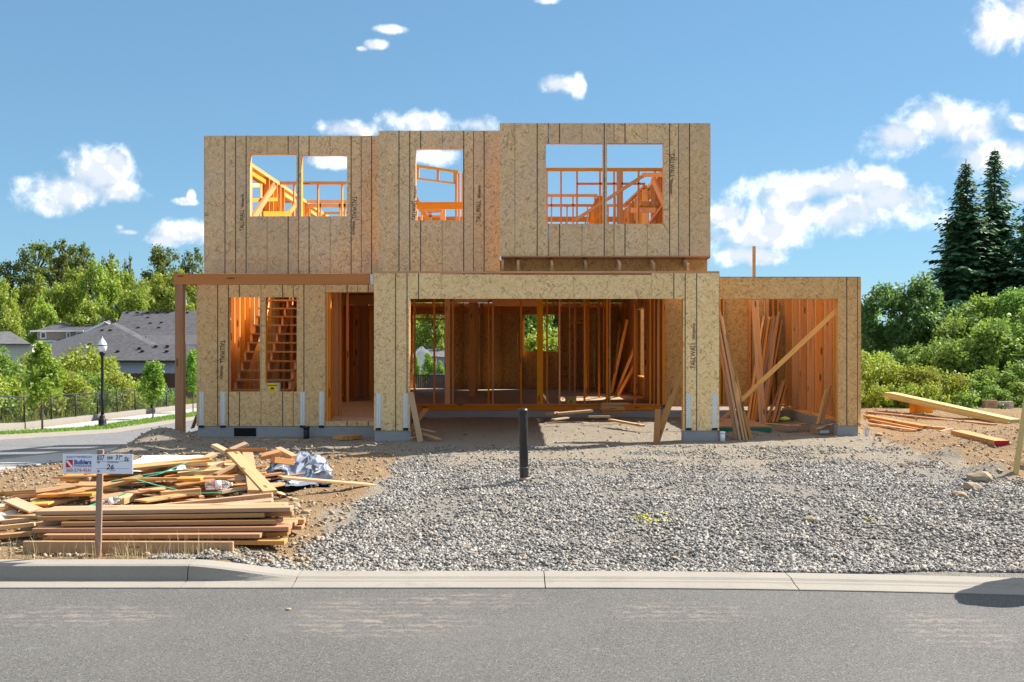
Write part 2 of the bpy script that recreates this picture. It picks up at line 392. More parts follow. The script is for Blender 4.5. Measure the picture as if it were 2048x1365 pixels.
def m_shingle(name, c):
    b = NB(name); o = b.uv
    br = b.n('ShaderNodeTexBrick', {'Vector': o, 'Color1': (*[x*.7 for x in c], 1), 'Color2': (*[x*1.3 for x in c], 1), 'Mortar': (*[x*.35 for x in c], 1),
             'Scale': 1.0, 'Mortar Size': .012, 'Brick Width': .34, 'Row Height': .2})
    n = b.noise(o, 3, 4); col = b.mix(b.math('MULTIPLY', n, .5), br.outputs[0], [x*1.15 for x in c])
    return b.done(col, .9, br.outputs['Fac'], .01, .3, spec=.2)
def m_siding(name, c):
    b = NB(name); z = b.n('ShaderNodeSeparateXYZ', {0: b.pos}).outputs[2]
    f = b.math('FRACT', b.math('MULTIPLY', z, 1/.18)); col = b.mix(b.step(f, .12, .0), c, [x*.5 for x in c])
    return b.done(col, .7, f, .01, .4)
def m_strap():
    b = NB('galvanized_strap'); o = b.n('ShaderNodeSeparateXYZ', {0: b.ob}).outputs
    fx = b.math('SUBTRACT', b.math('FRACT', b.math('ADD', b.math('MULTIPLY', o[0], 1/.032), .5)), .5)
    fz = b.math('SUBTRACT', b.math('FRACT', b.math('ADD', b.math('MULTIPLY', o[2], 1/.04), b.math('MULTIPLY', b.math('FLOOR', b.math('ADD', b.math('MULTIPLY', o[0], 1/.032), .5)), .5))), .5)
    d = b.math('ADD', b.math('MULTIPLY', fx, fx), b.math('MULTIPLY', b.math('MULTIPLY', fz, fz), 1.5))
    n = b.noise(b.ob, 14, 3)
    col = b.mix(n, (.62, .63, .64), (.85, .86, .86))
    col = b.mix(b.math('LESS_THAN', d, .045), col, (.10, .10, .10))
    return b.done(col, .45, Metallic=.35, spec=.5)
def m_clear(name, col=(1, 1, 1), rough=.05):
    b = NB(name); b.done(col, rough, spec=.5); b.bsdf.inputs['Transmission Weight'].default_value = .9; b.bsdf.inputs['IOR'].default_value = 1.35; return b.m

def m_pipe():
    b = NB('dusty_black_pipe'); n = b.noise(b.map(b.pos, sc=(1, 1, .35)), 14, 5, .7); z = b.n('ShaderNodeSeparateXYZ', {0: b.pos}).outputs[2]
    d = b.math('ADD', b.math('MULTIPLY', b.step(n, .5, .75), .35), b.math('MULTIPLY', b.step(z, .35, .0), b.math('MULTIPLY', n, .7)))
    return b.done(b.mix(d, (.016, .017, .02), (.30, .27, .23)), b.math('ADD', .32, b.math('MULTIPLY', d, .5)), n, .004, .3, spec=.5)
M = {}
M['osb_upper'] = m_osb('osb_weathered', (.90, .645, .37), (.74, .495, .255), (.17, .10, .05), grey=.25)
M['osb_green'] = m_osb('osb_weathered_green', (.90, .645, .37), (.74, .495, .255), (.17, .10, .05), grey=.25, green=True)
M['osb_front'] = m_osb('osb_fresh', (.96, .73, .41), (.86, .60, .285), (.30, .17, .08))
M['osb_front_h'] = m_osb('osb_fresh_lengthwise', (.96, .73, .41), (.86, .60, .285), (.30, .17, .08), lines=False, horizontal=True)
M['osb_left'] = m_osb('osb_warm', (.93, .65, .32), (.78, .505, .22), (.22, .12, .055), grey=.04)
M['osb_bay'] = m_osb('osb_orange', (.86, .56, .235), (.70, .42, .155), (.20, .10, .04))
M['osb_bay_h'] = m_osb('osb_orange_lengthwise', (.88, .59, .25), (.72, .44, .165), (.20, .10, .04), lines=False, horizontal=True)
M['osb_in'] = m_osb('osb_inside', (.84, .52, .185), (.68, .39, .12), (.16, .085, .035), lines=False)
M['floor'] = m_osb('osb_subfloor', (.62, .44, .27), (.48, .32, .18), (.12, .07, .035), grey=.3, lines=False, horizontal=True)
M['fir'] = m_wood('framing_fir', (.84, .41, .11), (.70, .29, .06))
M['fir_red'] = m_wood('framing_fir_red', (.78, .32, .07), (.60, .21, .04))
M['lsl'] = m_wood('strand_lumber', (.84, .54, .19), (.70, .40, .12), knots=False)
M['pine'] = m_wood('sawn_plank', (.58, .385, .205), (.43, .255, .12))
M['pine_o'] = m_wood('sawn_plank_orange', (.53, .29, .12), (.40, .19, .07))
M['lvl'] = m_wood('laminated_plank', (.66, .52, .24), (.55, .41, .16), knots=False)
M['beam'] = m_wood('porch_timber', (.66, .30, .115), (.52, .21, .07))
M['cedar'] = m_wood('dark_post', (.36, .17, .055), (.24, .105, .03))
M['stake'] = m_wood('stake', (.34, .21, .14), (.24, .14, .09), grey=.3)
M['concrete'] = m_concrete('foundation_concrete', (.34, .34, .34))
M['kerb'] = m_concrete('kerb_concrete', (.285, .258, .222), .35)
M['walk'] = m_concrete('sidewalk_concrete', (.42, .40, .375), .15)
M['asphalt'] = m_asphalt('asphalt'); M['asphalt2'] = m_asphalt('side_asphalt', (.155, .155, .16), False)
M['soil'] = m_ground()
M['strap'] = m_strap()
M['black'] = m_flat('black_plastic', (.018, .019, .021), .42, .3, 20)
M['pipe'] = m_pipe()
M['dark'] = m_flat('dark_void', (.01, .01, .01), .9)
M['ink'] = m_flat('print_ink', (.03, .028, .026), .8)
M['white'] = m_flat('white_plastic', (.80, .80, .80), .4, .05)
M['wrap'] = m_flat('white_wrap', (.82, .83, .85), .5, .05, 3)
def m_tarp():
    b = NB('printed_wrap'); o = b.ob; n = b.noise(o, 3.2, 3); q = b.noise(b.map(o, (4, 2, 7)), 2.1, 2)
    col = b.mix(b.step(n, .50, .54), (.17, .20, .26), (.03, .05, .10)); col = b.mix(b.step(q, .56, .60), col, (.015, .015, .02)); col = b.mix(b.step(n, .42, .38), col, (.42, .45, .48))
    return b.done(col, .6, spec=.25)
M['tarp'] = m_tarp()
M['green'] = m_flat('green_band', (.03, .32, .20), .4, .2)
M['green_edge'] = m_flat('green_paint', (.02, .16, .10), .6, .2)
M['red'] = m_flat('red_paint', (.40, .015, .03), .5, .15)
M['yellow'] = m_flat('yellow_card', (.80, .58, .02), .5, .05)
M['card'] = m_flat('cardboard', (.40, .26, .15), .8, .15, 6)
M['card_p'] = m_flat('pale_cardboard', (.50, .42, .34), .8, .15, 6)
M['board'] = m_flat('sign_board', (.76, .78, .84), .45, .04)
M['s_red'] = m_flat('sign_red', (.62, .02, .05), .5, .02); M['s_blue'] = m_flat('sign_blue', (.03, .03, .33), .5, .02)
M['metal_dark'] = m_flat('dark_fence_metal', (.03, .032, .035), .5, .2, Metallic=.3) if False else m_flat('dark_fence_metal', (.03, .032, .035), .5, .2)
M['glass'] = m_clear('clear_plastic')
M['globe'] = m_flat('lamp_globe', (.82, .83, .85), .15, .03)
M['bark'] = m_flat('bark', (.12, .095, .07), .9, .4, 12, bumpd=.02)
M['leaf_far'] = m_leaf('leaf_tree_line', (0.162, 0.251, 0.037), (0.419, 0.478, 0.073))
M['leaf_far_dark'] = m_leaf('leaf_tall_dark', (0.074, 0.116, 0.033), (0.179, 0.221, 0.063))
M['leaf_bush'] = m_leaf('leaf_bush', (0.102, 0.219, 0.044), (0.276, 0.437, 0.090))
M['leaf_yel'] = m_leaf('leaf_yellow_bush', (0.186, 0.261, 0.034), (0.429, 0.484, 0.066), dead=(.20, .12, .04))
M['leaf_street'] = m_leaf('leaf_street_tree', (0.138, 0.275, 0.032), (0.324, 0.535, 0.073))
M['leaf_dark'] = m_leaf('leaf_dark', (0.040, 0.118, 0.042), (0.113, 0.247, 0.078))
M['needle'] = m_leaf('needle', (0.046, 0.128, 0.065), (0.112, 0.261, 0.105), .12)
M['grass'] = m_leaf('grass_blade', (.10, .21, .02), (.20, .36, .04), .3)
M['dry'] = m_leaf('dry_grass', (.45, .36, .19), (.62, .52, .30), .2)
M['shingle'] = m_shingle('roof_shingle', (.085, .082, .09)); M['shingle2'] = m_shingle('roof_shingle_grey', (.13, .128, .135))
M['side_blue'] = m_siding('blue_siding', (.36, .39, .50)); M['side_tan'] = m_siding('tan_siding', (.34, .29, .24)); M['side_pale'] = m_siding('pale_siding', (.62, .60, .57))
M['trim'] = m_flat('white_trim', (.78, .78, .78), .5, .03)
M['pane'] = m_flat('window_pane', (.06, .08, .10), .08, .1, spec=.8); M['pane_g'] = m_flat('green_window_pane', (.12, .26, .24), .1, .1, spec=.8)
M['fence_w'] = m_wood('dark_fence_board', (.10, .055, .035), (.07, .038, .025), knots=False)
M['carblue'] = m_flat('car_paint', (.015, .04, .12), .2, .05, spec=.6)
M['tyre'] = m_flat('tyre', (.015, .015, .015), .8)
M['drum'] = m_flat('drum_orange', (.75, .16, .02), .5, .1)
M['rock'] = m_flat('brown_rock', (.32, .24, .16), .9, .3, 14, bumpd=.01)
def m_gravel():
    b = NB('crushed_rock'); r = b.isl
    col = b.ramp(r, [(0, (.10, .098, .094)), (.25, (.185, .178, .165)), (.55, (.30, .286, .258)), (.85, (.395, .373, .33)), (.97, (.50, .47, .42)), (1, (.45, .31, .18))])
    n = b.noise(b.pos, 60, 3); col = b.mix(b.math('MULTIPLY', n, .5), col, (.40, .385, .36), 'MIX')
    sx = b.n('ShaderNodeSeparateXYZ', {0: b.pos}).outputs
    # sprayed survey paint on the stones
    pm = None
    for cx, cy, rx, ry in ((1.32, 10.35, .10, .16), (1.52, 10.15, .20, .05), (1.50, 10.5, .16, .04), (3.6, 10.3, .07, .06)):
        d = b.n('ShaderNodeCombineXYZ', {0: b.math('MULTIPLY', b.math('SUBTRACT', sx[0], cx), 1/rx), 1: b.math('MULTIPLY', b.math('SUBTRACT', sx[1], cy), 1/ry)}).outputs[0]
        k = b.math('LESS_THAN', b.n('ShaderNodeVectorMath', {0: d}, operation='LENGTH').outputs['Value'], 1.0)
        pm = k if pm is None else b.math('MAXIMUM', pm, k)
    pm = b.math('MULTIPLY', pm, b.math('GREATER_THAN', b.noise(b.pos, 22, 2), .5))
    col = b.mix(b.math('MULTIPLY', pm, .75), col, (.62, .60, .03))
    col = b.n('ShaderNodeHueSaturation', {'Color': col, 'Value': .84, 'Saturation': 1.1}).outputs[0]
    return b.done(col, .85, n, .004, .5, spec=.15)
M['gravel'] = m_gravel()

# ------------------------------------------------------------------ terrain, roads, kerbs, gravel
def lerp(a, b, t): return a + (b - a) * max(0.0, min(1.0, t))
def sm(t): t = max(0.0, min(1.0, t)); return t*t*(3-2*t)
def zs(y):
    if y < 13.3: return -0.02
    if y < 44: return -0.02 - 0.065*(y - 13.3)
    return max(-4.6, -2.015 - 0.027*(y - 44))
def kdy(x):
    if x < 0.3: return 0.0
    if x < 6: return -0.0177*(x-0.3)**2
    return -0.0177*5.7**2 - 2*0.0177*5.7*(x-6)*0.6
def h_base(x, y):
    kx = 8.4 + (kdy(x) if x < 30 else kdy(30))
    if y < kx - 0.05: return -0.42
    pad = 0.0
    if x > -2.6: pad = lerp(-0.135, 0.0, (y - kx)/2.6) * sm((x+2.6)/0.9)
    else: pad = -0.02
    if y > 33.5: pad = lerp(pad, zs(y) if y > 50 else -2.2, sm((y-33.5)/15)) if x < 9 else lerp(pad, -1.6, sm((y-36)/25))
    zl = zs(y) - 0.01
    if x < -6.3 and x >= -9.2: return lerp(pad, zl, sm((-6.3-x)/1.4))
    if x < -9.2 and x > -20.9: return zl - 0.25
    if x <= -20.9: return zl + 0.02 - lerp(0, 0.8, (-21.6-x)/8)
    return pad
def bump(x, y, cx, cy, r, hgt): 
    d = math.hypot(x-cx, y-cy)/r
    return hgt*(1-d*d)**2 if d < 1 else 0.0
MOUNDS = [(-6.15, 18.2, .9, .26), (-6.3, 17.2, .6, .10), (-4.3, 10.9, 1.9, .22), (7.2, 14.6, .75, -.55), (6.75, 15.6, .6, .16), (6.55, 13.9, .5, .15), (7.8, 13.6, .6, .18),
          (0.35, 12.9, .7, .06), (4.6, 20.4, .8, .12), (5.2, 12.2, 1.2, .05), (2.2, 9.8, 1.5, .05), (-5.6, 9.2, 1.0, .05), (9, 18, 2, .2), (8.2, 12.4, .7, .16)]
def ground_h(x, y, fine=True):
    z = h_base(x, y)
    if z > -0.3 or y > 13:
        for m in MOUNDS: z += bump(x, y, *m)
        if fine and -12 < x < 14 and 8.4 < y < 45 and not (-9.5 < x < -7.3):
            a = .035 if not (-1.7 < x < 6.2) else .02
            z += a*mnoise.fractal(Vector((x*1.3, y*1.3, 3.1)), 1.0, 2.0, 5) + .010*mnoise.noise(Vector((x*7, y*7, 1)))
            if (x < -1.8 or x > 6.3) and y < 18: z += .022*max(0, mnoise.noise(Vector((x*4.5, y*4.5, 9))))
    return z
def axis(segs):
    out = []
    for a, b, s in segs: out += list(np.arange(a, b, s))
    return np.array(out)
def grow(start, end, s, g=1.3):
    out = []; v = start
    while v < end: out.append(v); v += s; s *= g
    out.append(end); return out
def build_ground():
    xs = [-v for v in reversed(grow(24.0, 900, 3))] + list(np.arange(-23.5, -11, .5)) + list(np.arange(-11, 9.5, .09)) + list(np.arange(9.5, 24, .5)) + grow(24.0, 900, 3)
    ys = [-v for v in reversed(grow(10.0, 700, 6))] + list(np.arange(-8, 7, 3.0)) + list(np.arange(7.0, 20, .08)) + list(np.arange(20, 36, .25)) + list(np.arange(36, 70, 1.2)) + grow(70.0, 1500, 3)
    nx, ny = len(xs), len(ys); V = np.zeros((nx*ny, 3)); C = np.zeros((nx*ny, 4)); C[:, 3] = 1; i = 0
    for y in ys:
        for x in xs:
            z = ground_h(x, y); V[i] = (x, y, z)
            nse = mnoise.noise(Vector((x*.7, y*.7, 5)))*.45
            g = 0; o = 0; gr = 0
            ly = 14.7 + 1.2*mnoise.noise(Vector((x*.5, 2, 2)))
            if y < 17: g = sm((x + 1.75 + nse)/.5) * sm((6.45 + nse - x)/.6) * sm((ly - y)/.8)
            left = sm((-1.5 - x - nse)/.5)*sm((16.9 - y + nse)/1.0); right = sm((x - 6.3 - nse)/.6)
            o = max(left, right*.85)
            if -9.4 < x < -7.2: o = .5
            if x > -7.3 and 17 < y < 34 and x < 6.6: o = 0.15
            if y > 33.5: o = .6
            if x < -20.9 or y > 36: gr = .9
            if x > 9.5 and y > 30: gr = .8
            C[i, 0] = g; C[i, 1] = o; C[i, 2] = gr; i += 1
    idx = np.arange(nx*ny).reshape(ny, nx)
    Fc = np.stack([idx[:-1, :-1], idx[:-1, 1:], idx[1:, 1:], idx[1:, :-1]], -1).reshape(-1, 4)
    me = mesh_np('ground', V, Fc, M['soil'], True)
    ca = me.color_attributes.new('zone', 'FLOAT_COLOR', 'POINT'); ca.data.foreach_set('color', C.astype(np.float32).ravel())
    tag(obj('ground', me), 'bare dirt building lot sloping away behind the house', kind='structure')
build_ground()
# front street
def strip(name, xs, ys_fn, mat, kind='structure', label=None):
    V = []; Fc = []
    for x in xs:
        for (y, z) in ys_fn(x): V.append((x, y, z))
    m = len(ys_fn(xs[0]))
    for i in range(len(xs)-1):
        for j in range(m-1): Fc.append((i*m+j, (i+1)*m+j, (i+1)*m+j+1, i*m+j+1))
    return tag(obj(name, mesh_py(name, V, Fc, mat, True)), label, kind=kind)
rx = [-400, -60, -20, -9.6] + [i*.5 for i in range(-18, 25)] + [20, 60, 400]
strip('road', rx, lambda x: [(-9, -.15), (-2, -.142), (4, -.14), (7.99 + kdy(min(x, 30)), -.14)], M['asphalt'], label='grey asphalt street in front of the lot')
def kerb_h(x):
    if x < -2.59: return 1.0
    return lerp(1.0, 0.0, sm((x+2.59)/0.95)*.6 + .4*(x+2.59)/.9)
def kerb_prof(x):
    d = kdy(x); k = kerb_h(x); top = lerp(-.095, 0.0, k); r = .03
    fy = 8.17 - .05*(1-k)
    return [(7.98+d, -.30), (7.98+d, -.132), (7.99+d, -.128), (fy-.012+d, -.120), (fy+d, -.118), (fy+.016+d, lerp(-.112, top-r, k)), (fy+.022+d+.03*(1-k), top-.010-.004*(1-k)), (fy+.045+d+.04*(1-k), top), (8.39+d, top+.002), (8.40+d, top-.006), (8.40+d, -.30)]
def kerb_seg(x0, x1):
    n = max(2, int((x1-x0)/.12)); V = []; Fc = []
    for i in range(n+1):
        x = x0 + .004 + (x1-x0-.008)*i/n
        for y, z in kerb_prof(x): V.append((x, y, z + .0015*mnoise.noise(Vector((x*9, y*9, z*9)))))
    m = len(kerb_prof(0))
    for i in range(n):
        for j in range(m-1): Fc.append((i*m+j, i*m+j+1, (i+1)*m+j+1, (i+1)*m+j))
    Fc.append(tuple(range(m-1, -1, -1))); Fc.append(tuple(range(n*m, n*m+m)))
    o = obj('kerb', mesh_py('kerb', V, Fc, M['kerb'])); tag(o, 'concrete kerb and gutter along the street', kind='structure')
js = [-60, -30, -15, -9.6, -7.6, -5.6, -2.59, -1.72, .26, 2.22, 4.2, 6.2, 8.2, 12, 30]
for a, b in zip(js[:-1], js[1:]): kerb_seg(a, b)
# side street running away on the left
def side(name, x0, x1, dz, mat, y0=9.5, y1=190, label=None, n=2, kind='structure'):
    ys = list(np.arange(y0, 60, 1.5)) + list(np.arange(60, y1+1, 10)); V = []; Fc = []
    for y in ys:
        V += [(x0, y, zs(y)-.3), (x0, y, zs(y)+dz), (x1, y, zs(y)+dz), (x1, y, zs(y)-.3)]
    for i in range(len(ys)-1):
        for j in range(3): Fc.append((i*4+j, (i+1)*4+j, (i+1)*4+j+1, i*4+j+1))
    Fc.append((0, 1, 2, 3)); e = (len(ys)-1)*4; Fc.append((e+3, e+2, e+1, e))
    return tag(obj(name, mesh_py(name, V, Fc, mat)), label, kind=kind)
side('side_road', -17, -9.5, -.12, M['asphalt2'], label='grey side street running downhill on the left')
side('kerb', -9.5, -9.32, .02, M['kerb'], label='near kerb of the side street'); side('kerb', -17.2, -17, .02, M['kerb'], label='far kerb of the side street')
side('sidewalk', -9.318, -7.85, .012, M['walk'], label='concrete sidewalk beside the side street')
side('verge', -18.9, -17.204, .03, M['soil'], label='narrow grass strip along the far kerb')
side('sidewalk', -20.7, -18.904, .026, M['walk'], label='far sidewalk under the chain link fence')
side('retaining_wall', -21.2, -20.95, .30, M['kerb'], label='low concrete retaining wall under the chain link fence', kind='thing').__setitem__('category', 'wall')
# crossing street seen far behind the house
tag(obj('far_road', mesh_py('far_road', [(-17, 76, zs(80)+.3), (60, 76, zs(80)+.3), (60, 90, zs(80)+.3), (-17, 90, zs(80)+.3)], [(0, 1, 2, 3)], M['walk'])), 'pale street far behind the house', kind='structure')

def stones(name, n, region, smin, smax, mat, seed, keep=None, sink=.35):
    rs = np.random.RandomState(seed); pts = []
    x0, x1, y0, y1 = region
    while len(pts) < n:
        x = rs.uniform(x0, x1); y = y0 + (y1-y0)*rs.rand()**1.35
        if keep is None or rs.rand() < keep(x, y): pts.append((x, y))
    pts = np.array(pts)
    zz = np.array([ground_h(x, y, True) for x, y in pts])
    cube = np.array([(x, y, z) for x in (-1, 1) for y in (-1, 1) for z in (-1, 1)], float)
    Fq = np.array([(0,1,3,2),(4,6,7,5),(0,4,5,1),(2,3,7,6),(0,2,6,4),(1,5,7,3)])
    tri = np.concatenate([Fq[:, [0, 1, 2]], Fq[:, [0, 2, 3]]])
    k = len(pts); s = smin + (smax-smin)*rs.rand(k)**2.0
    base = cube[None]*(1 + rs.uniform(-.75, .25, (k, 8, 3)))
    dim = np.stack([rs.uniform(.7, 1.25, k), rs.uniform(.5, 1, k), rs.uniform(.22, .55, k)], 1)*s[:, None]
    base = base*dim[:, None]
    a, b, c = rs.uniform(0, 6.28, k), rs.uniform(-.7, .7, k), rs.uniform(-.7, .7, k)
    ca, sa, cb, sb, cc, sc = np.cos(a), np.sin(a), np.cos(b), np.sin(b), np.cos(c), np.sin(c)
    R = np.zeros((k, 3, 3))
    R[:, 0, 0] = ca*cb; R[:, 0, 1] = ca*sb*sc-sa*cc; R[:, 0, 2] = ca*sb*cc+sa*sc
    R[:, 1, 0] = sa*cb; R[:, 1, 1] = sa*sb*sc+ca*cc; R[:, 1, 2] = sa*sb*cc-ca*sc
    R[:, 2, 0] = -sb; R[:, 2, 1] = cb*sc; R[:, 2, 2] = cb*cc
    Vt = np.einsum('kij,kvj->kvi', R, base)
    Vt[:, :, 0] += pts[:, 0:1]; Vt[:, :, 1] += pts[:, 1:2]; Vt[:, :, 2] += (zz + s*sink + rs.rand(k)*s*.55)[:, None]
    Fc = (tri[None] + (np.arange(k)*8)[:, None, None]).reshape(-1, 3)
    return obj(name, mesh_np(name, Vt.reshape(-1, 3), Fc, mat))
def keep_g(x, y):
    nse = .5*mnoise.noise(Vector((x*.8, y*.8, 5)))
    e = sm((x + 1.75 + nse)/.35) * sm((6.5 + nse - x)/.5)
    lim = 14.6 + 1.0*mnoise.noise(Vector((x*.6, 2, 2)))
    e *= lerp(1, .16, (y - lim + .3)/.9)
    patch = mnoise.noise(Vector((x*.55, y*1.1, 8)))
    if patch > .04: e *= lerp(.5, .14, (y-9.5)/3)
    rut = abs(((x - .25*y*.1) % 2.1) - 1.0)
    if rut < .24 and y > 9.3: e *= .4
    if x < -1.3 and y < 9.0 and x > -3.0: e = max(e, .5*sm((8.95-y)/.4))
    return e
tag(stones('gravel', 165000, (-3.2, 7.4, 8.45, 17.5), .004, .0235, M['gravel'], 3, keep_g, .12), 'grey crushed rock gravel covering the driveway', 'gravel', kind='stuff')
tag(stones('dirt_clods', 15000, (-8, 12, 8.6, 27), .005, .030, M['rock'], 5, lambda x, y: 1 if (x < -1.7 or x > 6.2) and y < 18.5 else .25 if x > 6.7 else .10 if y > 14 else .04), 'small brown clods and pebbles on the bare dirt', 'dirt', kind='stuff')

# ------------------------------------------------------------------ the house under construction
D1, DH, D3, DUL, DUM, DUR, DS, DB = 18.3, 19.27, 19.35, 19.8, 19.33, 18.66, 24.05, 32.6
ZF, ZS, ZT, ZD, ZTOP = .28, .19, 3.0, 3.32, 5.76
house = root('unfinished_house', (0, DH, 0), 'two storey timber frame house under construction sheathed in strand board', 'house')
def sheet(name, s0, s1, z0, z1, holes, pos, thick, mat, axis='x', u0=0.0, sgn=1, parent=None):
    """one strand-board panel with openings cut out; s runs along x (axis x) or along y (axis y)"""
    S = sorted({s0, s1, *[min(max(h[0], s0), s1) for h in holes], *[min(max(h[1], s0), s1) for h in holes]})
    Zs = sorted({z0, z1, *[min(max(h[2], z0), z1) for h in holes], *[min(max(h[3], z0), z1) for h in holes]})
    def solid(i, j):
        if not (0 <= i < len(S)-1 and 0 <= j < len(Zs)-1): return False
        cs, cz = (S[i]+S[i+1])/2, (Zs[j]+Zs[j+1])/2
        return not any(h[0] < cs < h[1] and h[2] < cz < h[3] for h in holes)
    cs0, cz0 = (s0+s1)/2, (z0+z1)/2
    def pt(s, d, z): return (s-cs0, d, z-cz0) if axis == 'x' else (d, s-cs0, z-cz0)
    V = []; Fc = []; UV = []
    def quad(pts):
        b = len(V)
        for (s, d, z) in pts: V.append(pt(s, d, z)); UV.append((s - s0 + u0, z))
        Fc.append((b, b+1, b+2, b+3))
    any_ = False
    for i in range(len(S)-1):
        for j in range(len(Zs)-1):
            if not solid(i, j): continue
            any_ = True; a, b, c, d = S[i], S[i+1], Zs[j], Zs[j+1]
            quad([(a, 0, c), (b, 0, c), (b, 0, d), (a, 0, d)]); quad([(b, thick, c), (a, thick, c), (a, thick, d), (b, thick, d)])
            if not solid(i-1, j): quad([(a, thick, c), (a, 0, c), (a, 0, d), (a, thick, d)])
            if not solid(i+1, j): quad([(b, 0, c), (b, thick, c), (b, thick, d), (b, 0, d)])
            if not solid(i, j-1): quad([(a, 0, c), (a, thick, c), (b, thick, c), (b, 0, c)])
            if not solid(i, j+1): quad([(a, 0, d), (b, 0, d), (b, thick, d), (a, thick, d)])
    if not any_: return None
    me = mesh_py(name, V, Fc, mat); uvl = me.uv_layers.new(name='UVMap')
    for l in me.loops: uvl.data[l.index].uv = UV[l.vertex_index]
    loc = Vector((cs0, pos, cz0)) if axis == 'x' else Vector((pos, cs0, cz0))
    return obj(name, me, parent or house, Matrix.Translation(loc))
PANELS = {}
def skin(key, D, pxs, joints, y_top, y_bot, holes_px, mats, z0=None, z1=None, thick=.012):
    """front sheathing from photo columns: panel edges at joints, printed nailing lines follow each 4 ft panel"""
    z0 = Z(y_bot, D) if z0 is None else z0; z1 = Z(y_top, D) if z1 is None else z1
    hol = [(X(a, D), X(b, D), Z(d, D), Z(c, D)) for a, b, c, d in holes_px]
    ed = [pxs[0]] + joints + [pxs[1]]; out = []
    for i in range(len(ed)-1):
        s0, s1 = X(ed[i], D), X(ed[i+1], D)
        u0 = 1.2192 - (s1-s0) if i == 0 and len(ed) > 2 else 0.0
        m = mats[i] if isinstance(mats, list) else mats
        s0 += .002 if i else 0; s1 -= .002 if i < len(ed)-2 else 0
        cut = [h for h in hol if h[0] <= s0 + .01 and h[1] >= s1 - .01 and h[2] > z0 and h[3] < z1]
        if cut: sheet('osb_panel', s0, s1, z0, cut[0][2], [], D, thick, m, u0=u0)
        out.append(sheet('osb_panel', s0, s1, cut[0][3] if cut else z0, z1, [] if cut else hol, D, thick, m, u0=u0))
        if i and key not in ('ULb', 'GH') and not any(abs(q-s0) < .06 for h in hol for q in h[:2]):
            for za, zb_ in [(z0, min([h[2] for h in hol if h[0] < s0 < h[1]] + [z1])), (max([h[3] for h in hol if h[0] < s0 < h[1]] + [z0]), z1)]:
                if zb_ - za > .1 and (za == z0 or any(h[0] < s0 < h[1] for h in hol)): lumber('stud', (s0, D+.085, za+.05), (s0, D+.085, zb_-.06), .135, .038, M['fir'], house, up=Vector((1, 0, 0)))
    PANELS[key] = out; return hol
hUL = skin('UL', DUL, (408, 757), [471, 597, 722], 0, 0, [(500, 593, 309, 433), (603, 694, 311, 433)], M['osb_upper'], 3.36, ZTOP)
skin('ULb', DUL, (408, 757), [471, 597, 722], 0, 0, [], M['osb_upper'], ZT+.02, 3.352)
hUM = skin('UM', DUM, (757, 1000), [819.5, 946.5], 0, 0, [(831.5, 926, 298, 441)], [M['osb_green'], M['osb_upper'], M['osb_upper']], ZT+.01, ZTOP)
hUR = skin('UR', DUR, (999.5, 1421), [1096.7, 1227.5, 1356.5], 0, 512, [(1092, 1206, 287, 448), (1214, 1327, 287, 448)], M['osb_upper'], None, ZTOP)
hLL = skin('LL', DH, (393, 749), [457, 586, 714.7], 0, 0, [(458, 520, 595, 784), (531, 593.5, 595, 784), (652, 760, 585, 843)], M['osb_left'], ZS, ZT)
PAD = 0
skin('GL', D1, (748, 882), [814], 0, 0, [(819.5, 1000, 598, 900)], M['osb_front'], ZS, ZT)
skin('GH', D1, (882.6, 1303), [1146.7], 0, 0, [], M['osb_front_h'], Z(598, D1), ZT-.03)
skin('GR', D1, (1303.6, 1439), [1370.3], 0, 0, [(1000, 1366, 598, 900)], M['osb_front'], ZS, ZT)
sheet('osb_panel', X(1415, D3), X(1675.5, D3), Z(598, D3), ZT-.01, [], D3, .012, M['osb_bay_h'])
sheet('osb_panel', X(1676, D3), 6.595, ZS, ZT-.01, [], D3, .012, M['osb_bay'], u0=.85)
# garage side wall returning to the front door, left side walls, right side walls
sheet('osb_panel', D1+.014, DH-.002, ZS, ZT, [], X(748, D1), .012, M['osb_left'], 'y')
WS = [(22.2, 23.6, 1.3, 2.6)]
for a in np.arange(DH+.014, DB, 1.22): sheet('osb_panel', a, min(a+1.216, DB), ZS, ZT, [], X(393, DH), .012, M['osb_left'], 'y')
hol = [(22.9, 24.2, 4.15, 5.5), (26.2, 27.6, 4.15, 5.5), (29.6, 30.8, 4.15, 5.5)]
for a in np.arange(DUL+.014, DB, 1.22): sheet('osb_panel', a, min(a+1.216, DB), ZT+.02, ZTOP-.02, hol, X(408, DUL), .012, M['osb_in'], 'y')
XR = X(1421, DUR)
for a in np.arange(DUR+.014, DB, 1.22): sheet('osb_panel', a, min(a+1.216, DB), ZT+.02 if a > 18.7 else ZT+.3, ZTOP-.02, [(25.6, 27.0, 4.2, 5.5), (29.2, 31.0, 4.2, 5.5)], XR-.012, .012, M['osb_in'], 'y')
for a in np.arange(D3+.014, DS, 1.22): sheet('osb_panel', a, min(a+1.216, DS+.1), ZS, ZT-.02, [], 6.56, .012, M['osb_bay'], 'y')
XL2 = 3.46
for a in np.arange(DS+.16, DB, 1.22): sheet('osb_panel', a, min(a+1.216, DB), ZS, ZT, [(26.9, 28.75, .84, 2.66)], XL2+.15, .012, M['osb_in'], 'y')
